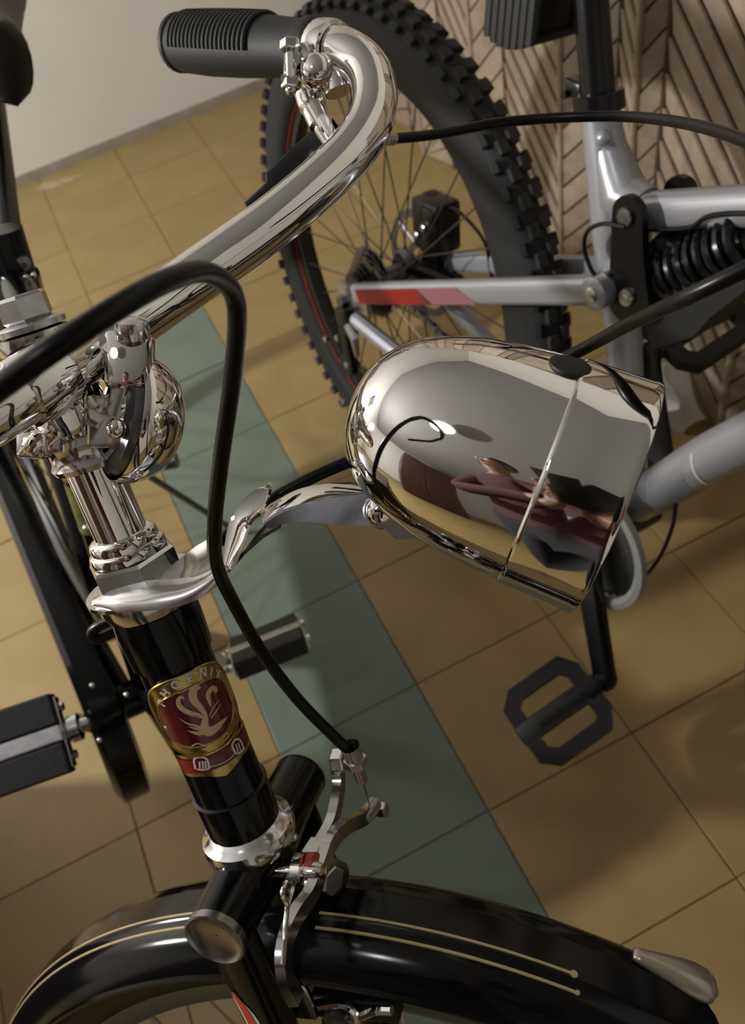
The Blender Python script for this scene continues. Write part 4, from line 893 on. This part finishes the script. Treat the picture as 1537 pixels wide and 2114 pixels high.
obj('badge_field', patch((zt2 + zb2) / 2, (zt2 - zb2) / 2, .0208, .0210), 'badge_red', bad, angle=180)
obj('field_rim', G().tube([cyl(TH0 + .0208 * math.copysign(abs(math.cos(t)) ** .83, math.cos(t)) / RB, (zt2 + zb2) / 2 + (zt2 - zb2) / 2 * math.copysign(abs(math.sin(t)) ** .83, math.sin(t)), .0210) for t in [2 * PI * k / 64 for k in range(64)]], .0005, 6, closed=True), 'brass', bad)
def cpatch(ztop, zbot, hw, r, pt=0.0, n=8, m=17):
    g = G(); vs = []
    for i in range(n + 1):
        for j in range(m):
            u = -1 + 2 * j / (m - 1); z0 = zbot - pt * max(0, 1 - abs(u) * 2.2); k = 1 - .08 * (1 - i / n)
            vs.append(cyl(TH0 + .03 + u * hw * k / RB, lerp(z0, ztop, i / n), r))
    return g.add(vs, [(i * m + j, i * m + j + 1, (i + 1) * m + j + 1, (i + 1) * m + j) for i in range(n) for j in range(m - 1)])
zn0, zn1 = cyl_hit(*bpx(700, 985))[1], cyl_hit(*bpx(760, 1115))[1]
ban = obj('badge_banner', cpatch(zn0 + .002, zn1 - .001, .0250, .0205, .004), 'brass', bad, angle=180)
obj('banner_field', cpatch(zn0 - .0005, zn1 + .0014, .0232, .0208), 'banner_red', bad, angle=180)
obj('banner_dark', cpatch(zn0 - .0022, zn1 + .0030, .0130, .02095), 'badge_red', bad, angle=180)
def surf_stroke(pts, wds, r, m, nm='badge_stroke', parent=None):
    uv = [cyl_hit(*bpx(*p), r) for p in pts]; c2 = crom([V((a * r, b, 0)) for a, b in uv], 6); N3 = len(c2); vs = []
    for i, p in enumerate(c2):
        t = c2[min(i + 1, N3 - 1)] - c2[max(i - 1, 0)]; t.normalize(); nn = V((-t.y, t.x, 0)); f = i / (N3 - 1) * (len(wds) - 1); k = min(int(f), len(wds) - 2); wd = lerp(wds[k], wds[k + 1], f - k)
        for s_ in (-1, 0, 1): q = p + nn * wd * s_; vs.append(cyl(q.x / r, q.y, r + (.0002 if s_ == 0 else 0)))
    return obj(nm, G().add(vs, [(i * 3 + j, i * 3 + j + 1, (i + 1) * 3 + j + 1, (i + 1) * 3 + j) for i in range(N3 - 1) for j in range(2)]), m, parent or bad, angle=180)
RS = .02125
for pts, wds in (([(628, 462), (590, 462), (566, 510), (580, 565), (630, 620), (668, 680), (676, 740)], [.0006, .0022, .0022, .0018, .0014, .0010, .0010]),
                 ([(752, 500), (748, 470), (715, 470), (690, 515), (700, 570), (712, 610)], [.0008, .0013, .0014, .0015, .0008, .0002]),
                 ([(500, 545), (470, 535), (452, 575), (480, 625), (550, 660), (610, 672), (660, 705)], [.0004, .0008, .0012, .0014, .0010, .0007, .0005]),
                 ([(668, 690), (660, 745), (668, 790), (700, 808), (745, 785), (800, 735), (842, 690)], [.0010, .0018, .0026, .0026, .0022, .0012, .0001]),
                 ([(522, 800), (580, 818), (630, 822), (668, 800)], [.0001, .0008, .0013, .0016]),
                 ([(460, 702), (520, 742), (590, 762), (640, 785)], [.0001, .0004, .0006, .0007]),
                 ([(530, 765), (580, 782), (640, 800)], [.0001, .0005, .0006]),
                 ([(712, 700), (750, 650), (790, 590)], [.0003, .0003, .0001]), ([(700, 680), (730, 620), (772, 560)], [.0003, .0003, .0001]),
                 ([(640, 700), (560, 680), (490, 660)], [.0003, .0003, .0001])):
    surf_stroke(pts, wds, RS, 'badge_cream')
for pts, wd in (([(590, 1105), (580, 1030), (630, 1012), (680, 1030), (700, 1100)], .0006), ([(600, 1108), (660, 1112), (702, 1100)], .0005), ([(625, 1100), (622, 1045)], .0005), ([(650, 1102), (645, 1040)], .0005), ([(672, 1100), (666, 1042)], .0005),
                ([(910, 985), (880, 915), (910, 870), (945, 880), (975, 950)], .0006), ([(915, 985), (950, 970), (972, 945)], .0005), ([(928, 970), (908, 905)], .0004), ([(948, 960), (928, 895)], .0004),
                ([(700, 1090), (790, 1065), (860, 1025), (905, 975)], .00025)):
    surf_stroke(pts, [wd, wd], .0212, 'badge_white')
for pts in ([(560, 925), (600, 905), (650, 915), (680, 935), (640, 950)], [(800, 850), (840, 820), (850, 850), (820, 875)]): surf_stroke(pts, [.0004, .0004], RS, 'badge_cream')
dg = bpy.context.evaluated_depsgraph_get
def letter(ch, pos, nrm, right, size, m, parent):
    cu = bpy.data.curves.new('badge_letter', 'FONT'); cu.body = ch; cu.size = size; cu.align_x = 'CENTER'; cu.align_y = 'CENTER'; cu.extrude = .00015; cu.offset = size * .025
    t = bpy.data.objects.new('tmp', cu); COL.objects.link(t); bpy.context.view_layer.update()
    me = bpy.data.meshes.new_from_object(t.evaluated_get(dg())); bpy.data.objects.remove(t); bpy.data.curves.remove(cu)
    right = (right - nrm * right.dot(nrm)).normalized(); up = nrm.cross(right)
    me.transform(Matrix.Translation(pos) @ Matrix((right, up, nrm)).transposed().to_4x4()); me.materials.clear()
    o = place('badge_letter', me, M[m] if isinstance(m, str) else m, parent); return o
lp = [(325, 585), (352, 508), (435, 440), (545, 385), (648, 345), (714, 342), (768, 358)]
hits = [cyl_hit(*bpx(*p), .0210) for p in lp]; pos = [cyl(a, z, .0209) for a, z in hits]
for i, ch in enumerate('PHOENIX'):
    a, z = hits[i]; nrm = ST.d(math.cos(a), math.sin(a), 0); rt = pos[min(i + 1, 6)] - pos[max(i - 1, 0)]
    letter(ch, pos[i], nrm, rt, .0062, 'badge_white', bad)
obj('badge_rivet', G().ball(cyl(cyl_hit(345, 1500)[0], cyl_hit(345, 1500)[1], .0205), .0012, 8, 6), 'chrome', bad)

# ================================================================== lamps and furniture around the bikes
cl_ = thing('ceiling_lamp', LAMP_CEIL, 'white shaded pendant lamp hanging from the grey ceiling', 'lamp')
obj('lamp_cord', G().tube([LAMP_CEIL + V((0, 0, .12)), V((LAMP_CEIL.x, LAMP_CEIL.y, ZC))], .004, 8), 'black_matt', cl_)
obj('lamp_holder', G().lathe(LAMP_CEIL + V((0, 0, .055)), V((0, 0, 1)), [(0, .018), (.05, .020), (.07, .012)], 20), 'bag_white', cl_)
obj('lamp_shade', G().lathe(LAMP_CEIL + V((0, 0, .02)), V((0, 0, 1)), [(0, .17), (.02, .165), (.06, .09), (.085, .022), (.083, .020), (.058, .086), (.018, .160)], 40, cap=False), 'bag_white', cl_)
fl_ = thing('floor_lamp', (LAMP_STAND.x, LAMP_STAND.y, 0), 'slim black floor lamp standing beyond the added shade chest', 'lamp')
obj('lamp_base', G().lathe((LAMP_STAND.x, LAMP_STAND.y, 0), V((0, 0, 1)), [(0, .13), (.015, .13), (.022, .12), (.03, .02)], 36), 'black_matt', fl_)
obj('lamp_pole', G().tube([(LAMP_STAND.x, LAMP_STAND.y, .02), LAMP_STAND - V((0, 0, .09))], .011, 14), 'black_matt', fl_)
obj('lamp_holder', G().lathe(LAMP_STAND - V((0, 0, .10)), V((0, 0, 1)), [(0, .012), (.01, .02), (.045, .022)], 20), 'black_matt', fl_)
wd_ = thing('wardrobe', (-3.10, -.62, 0), 'tall dark wooden wardrobe standing on the left of the room', 'wardrobe')
obj('body', G().box((-3.10, -.62, 1.02), (.30, 0, 0), (0, .62, 0), (0, 0, 1.0), bev=.01), 'wood_dark', wd_, smooth=False)
for s_ in (-1, 1):
    dr_ = obj('door', G().box((-2.79, -.62 + s_ * .305, 1.02), (.012, 0, 0), (0, .295, 0), (0, 0, .94), bev=.006), 'wood_dark', wd_, smooth=False)
    obj('knob', G().ball((-2.765, -.62 + s_ * .05, 1.05), .015, 12, 8), 'brass', dr_)
pc = thing('framed_picture', (-1.55, YB - .012, 1.55), 'small framed brown picture on the back wall', 'picture')
obj('frame', G().box((-1.55, YB - .012, 1.75), (.22, 0, 0), (0, .012, 0), (0, 0, .17), bev=.006), 'wood_dark', pc, smooth=False)
obj('print', G().box((-1.55, YB - .026, 1.75), (.18, 0, 0), (0, .003, 0), (0, 0, .13)), 'tile_green', pc, smooth=False)

# ================================================================== the photographer, seen only in the chrome
M['cloth_maroon'] = mat('cloth_maroon', (0.075, 0.016, 0.026), 0.85, var=0.4, scale=14, bump=0.3, bscale=40)
M['cloth_dark'] = mat('cloth_dark', (0.012, 0.012, 0.016), 0.85, var=0.3, scale=14)
M['skin'] = mat('skin', (0.26, 0.14, 0.09), 0.5, var=0.12, scale=20)
M['hair'] = mat('hair', (0.010, 0.007, 0.005), 0.5, var=0.3, scale=60)
M['shoe'] = mat('shoe', (0.02, 0.02, 0.022), 0.5)
J = {  # joint: (position, radius x, radius y); standing close behind the front wheel
 'pelvis': ((-0.480, -0.380, 0.930), .145, .115), 'waist': ((-0.480, -0.370, 1.060), .135, .105), 'chest': ((-0.480, -0.350, 1.270), .160, .115), 'collar': ((-0.475, -0.325, 1.410), .090, .068),
 'neck': ((-0.470, -0.310, 1.475), .050, .050), 'jaw': ((-0.460, -0.275, 1.530), .062, .066), 'face': ((-0.455, -0.265, 1.590), .074, .084), 'skull': ((-0.455, -0.285, 1.660), .070, .078),
 'shR': ((-0.300, -0.330, 1.370), .066, .066), 'elR': ((-0.150, -0.300, 1.080), .050, .050), 'wrR': ((0.035, -0.125, 1.085), .028, .028), 'pmR': ((0.040, -0.065, 1.112), .034, .020),
 'shL': ((-0.650, -0.320, 1.370), .066, .066), 'elL': ((-0.600, -0.160, 1.080), .050, .050), 'wrL': ((-0.135, -0.105, 1.105), .028, .028), 'pmL': ((-0.082, -0.065, 1.128), .034, .020),
 'hipR': ((-0.390, -0.380, 0.850), .100, .100), 'knR': ((-0.370, -0.360, 0.480), .070, .070), 'anR': ((-0.370, -0.400, 0.100), .044, .044), 'toR': ((-0.350, -0.250, 0.045), .046, .036),
 'hipL': ((-0.570, -0.380, 0.850), .100, .100), 'knL': ((-0.590, -0.360, 0.480), .070, .070), 'anL': ((-0.600, -0.400, 0.100), .044, .044), 'toL': ((-0.620, -0.250, 0.045), .046, .036)}
E_ = [('pelvis', 'waist'), ('waist', 'chest'), ('chest', 'collar'), ('collar', 'neck'), ('neck', 'jaw'), ('jaw', 'face'), ('face', 'skull'), ('collar', 'shR'), ('shR', 'elR'), ('elR', 'wrR'), ('wrR', 'pmR'),
      ('collar', 'shL'), ('shL', 'elL'), ('elL', 'wrL'), ('wrL', 'pmL'), ('pelvis', 'hipR'), ('hipR', 'knR'), ('knR', 'anR'), ('anR', 'toR'), ('pelvis', 'hipL'), ('hipL', 'knL'), ('knL', 'anL'), ('anL', 'toL')]
pts, rads, edges, idx = [], [], [], {}
for k, (p, rx, ry) in J.items(): idx[k] = len(pts); pts.append(V(p)); rads.append((rx, ry))
edges = [(idx[a], idx[b]) for a, b in E_]
# fingers curled round the phone: four and a thumb on each hand
phone_c = CAM_O - cz_ * .007 + cy_ * .050
for hnd, s_ in (('pmR', 1), ('pmL', -1)):
    base = V(J[hnd][0]); toph = phone_c + cx_ * s_ * .036 + cy_ * .02
    for f_ in range(4):
        o_ = cy_ * (-.030 + .019 * f_); ln = (1.0, 1.08, 1.0, .82)[f_]
        k1_ = base + (toph - base) * .35 + o_ * .8; k2_ = toph + o_ + cx_ * s_ * .012 * ln - cz_ * .008; k3_ = toph + o_ + cx_ * s_ * .006 - cz_ * .026 * ln
        n0 = len(pts); pts += [k1_, k2_, k3_]; rads += [(.0095, .0095), (.0085, .0085), (.007, .007)]; edges += [(idx[hnd], n0), (n0, n0 + 1), (n0 + 1, n0 + 2)]
    n0 = len(pts); tb = base - cy_ * .01; pts += [base + (toph - base) * .3 - cz_ * .02, toph - cx_ * s_ * .004 - cz_ * .020, toph - cx_ * s_ * .022 - cz_ * .018]; rads += [(.012, .012), (.010, .010), (.008, .008)]
    edges += [(idx[hnd], n0), (n0, n0 + 1), (n0 + 1, n0 + 2)]
pm = bpy.data.meshes.new('person'); pm.from_pydata([tuple(p) for p in pts], edges, [])
po = bpy.data.objects.new('tmp_person', pm); COL.objects.link(po)
sm = po.modifiers.new('skin', 'SKIN'); sm.use_smooth_shade = True
for i, d_ in enumerate(pm.skin_vertices[0].data): d_.radius = rads[i]; d_.use_root = (i == 0)
po.modifiers.new('sub', 'SUBSURF').levels = 2
bpy.context.view_layer.update()
bme = bpy.data.meshes.new_from_object(po.evaluated_get(bpy.context.evaluated_depsgraph_get())); bpy.data.objects.remove(po)
bme.name = 'person'; bme.materials.clear()
for k in ('cloth_maroon', 'cloth_dark', 'skin', 'shoe'): bme.materials.append(M[k])
seg = [(V(J[a][0]), V(J[b][0]), a, b) for a, b in E_]
for pl_ in bme.polygons:
    c0 = pl_.center; best = None
    for (a, b, na, nb) in seg:
        ab = b - a; t = max(0, min(1, (c0 - a).dot(ab) / ab.length_squared)); dd2 = (c0 - a - ab * t).length
        if best is None or dd2 < best[0]: best = (dd2, na, nb, t)
    na, nb, t = best[1:]
    if nb in ('jaw', 'face', 'skull') or nb[:2] == 'pm' or (nb == 'neck' and t > .4) or (nb[:2] == 'wr' and t > .93): mi = 2
    elif nb[:2] == 'to' : mi = 3
    elif nb[:2] in ('hi', 'kn', 'an') or (nb == 'waist' and t < .2): mi = 1
    else: mi = 0
    pl_.material_index = mi; pl_.use_smooth = True
person = bpy.data.objects.new('person', bme); COL.objects.link(person)
person['label'] = 'person in maroon top and dark trousers standing with a phone'; person['category'] = 'person'
hc = V(J['skull'][0]); fcx = V((0.25, .90, -.30)).normalized(); fup = V((0.05, .30, .95)).normalized(); frt = fcx.cross(fup)
hv = G().ball(hc + fcx * -.012 + fup * .004, 1.0, 20, 12, (frt * .080, fcx * .090, fup * .075))
hv.v = [v if (v - hc).dot(fcx) < .045 or (v - hc).dot(fup) > .02 else hc + (v - hc) * .80 for v in hv.v]
obj('hair', hv, 'hair', person, angle=180)
fc0 = V(J['face'][0])
obj('nose', G().tube([fc0 + fcx * .082 + fup * .022, fc0 + fcx * .100 - fup * .010, fc0 + fcx * .086 - fup * .018], [.006, .011, .008], 10), 'skin', person)
for s_ in (-1, 1):
    obj('eye', G().ball(fc0 + fcx * .078 + frt * s_ * .030 + fup * .025, .011, 12, 8), 'decal_white', person)
    obj('ear', G().ball(fc0 + frt * s_ * .078 + fup * .005, 1.0, 12, 8, (frt * .010, fcx * .020, fup * .030)), 'skin', person)
obj('mouth', G().tube([fc0 + fcx * .074 - frt * .022 - fup * .045, fc0 + fcx * .082 - fup * .045, fc0 + fcx * .074 + frt * .022 - fup * .045], [.003, .006, .003], 8), 'decal_red', person)
ph_ = thing('phone', phone_c, 'black phone held up by the person in maroon', 'phone')
obj('phone_body', G().box(phone_c, cx_ * .0345, cy_ * .070, cz_ * .0038, bev=.0035), 'black_gloss', ph_)
obj('phone_screen', G().box(phone_c - cz_ * .0040, cx_ * .031, cy_ * .064, cz_ * .0004), 'black_paint', ph_, smooth=False)

# unseen low chest, added left of frame to shade the floor from the floor lamp
CXC, CYC = -.88, .55
ct = thing('added_shade_chest', (CXC, CYC, 0), 'low dark wooden chest added out of view to shade the floor left of the bicycles', 'chest')
obj('body', G().box((CXC, CYC, .27), (.25, 0, 0), (0, .25, 0), (0, 0, .26), bev=.006), 'wood_dark', ct, smooth=False)
obj('top', G().box((CXC, CYC, .545), (.262, 0, 0), (0, .262, 0), (0, 0, .014), bev=.004), 'wood_dark', ct, smooth=False)
for k in range(3):
    dr_ = obj('drawer', G().box((CXC, CYC - .255, .10 + .165 * k), (.225, 0, 0), (0, .008, 0), (0, 0, .074), bev=.004), 'wood_dark', ct, smooth=False)
    for s_ in (-1, 1): obj('knob', G().ball((CXC + s_ * .11, CYC - .27, .10 + .165 * k), .011, 12, 8), 'brass', dr_)

# dried plaster smear on the tiles by the back wall
g = G(); c0, c1 = pz(72, 392, .0), pz(160, 366, .0); ln = (c1 - c0).length; dx_ = (c1 - c0).normalized(); dy_ = V((-dx_.y, dx_.x, 0)); ring_ = []
for k in range(28):
    a = 2 * PI * k / 28; q = 1 + .25 * math.sin(3 * a + 1) + .18 * math.sin(7 * a); ring_.append(lerp(c0, c1, .5) + dx_ * (ln * .5 * q * math.cos(a)) + dy_ * (.016 * q * math.sin(a)) + V((0, 0, .0004)))
M['smear'] = mat('smear', (0.52, 0.42, 0.26), 0.8, var=0.3, scale=60)
obj('plaster_smear', g.prism(ring_, V((0, 0, .0004))), 'smear', floor, smooth=False)
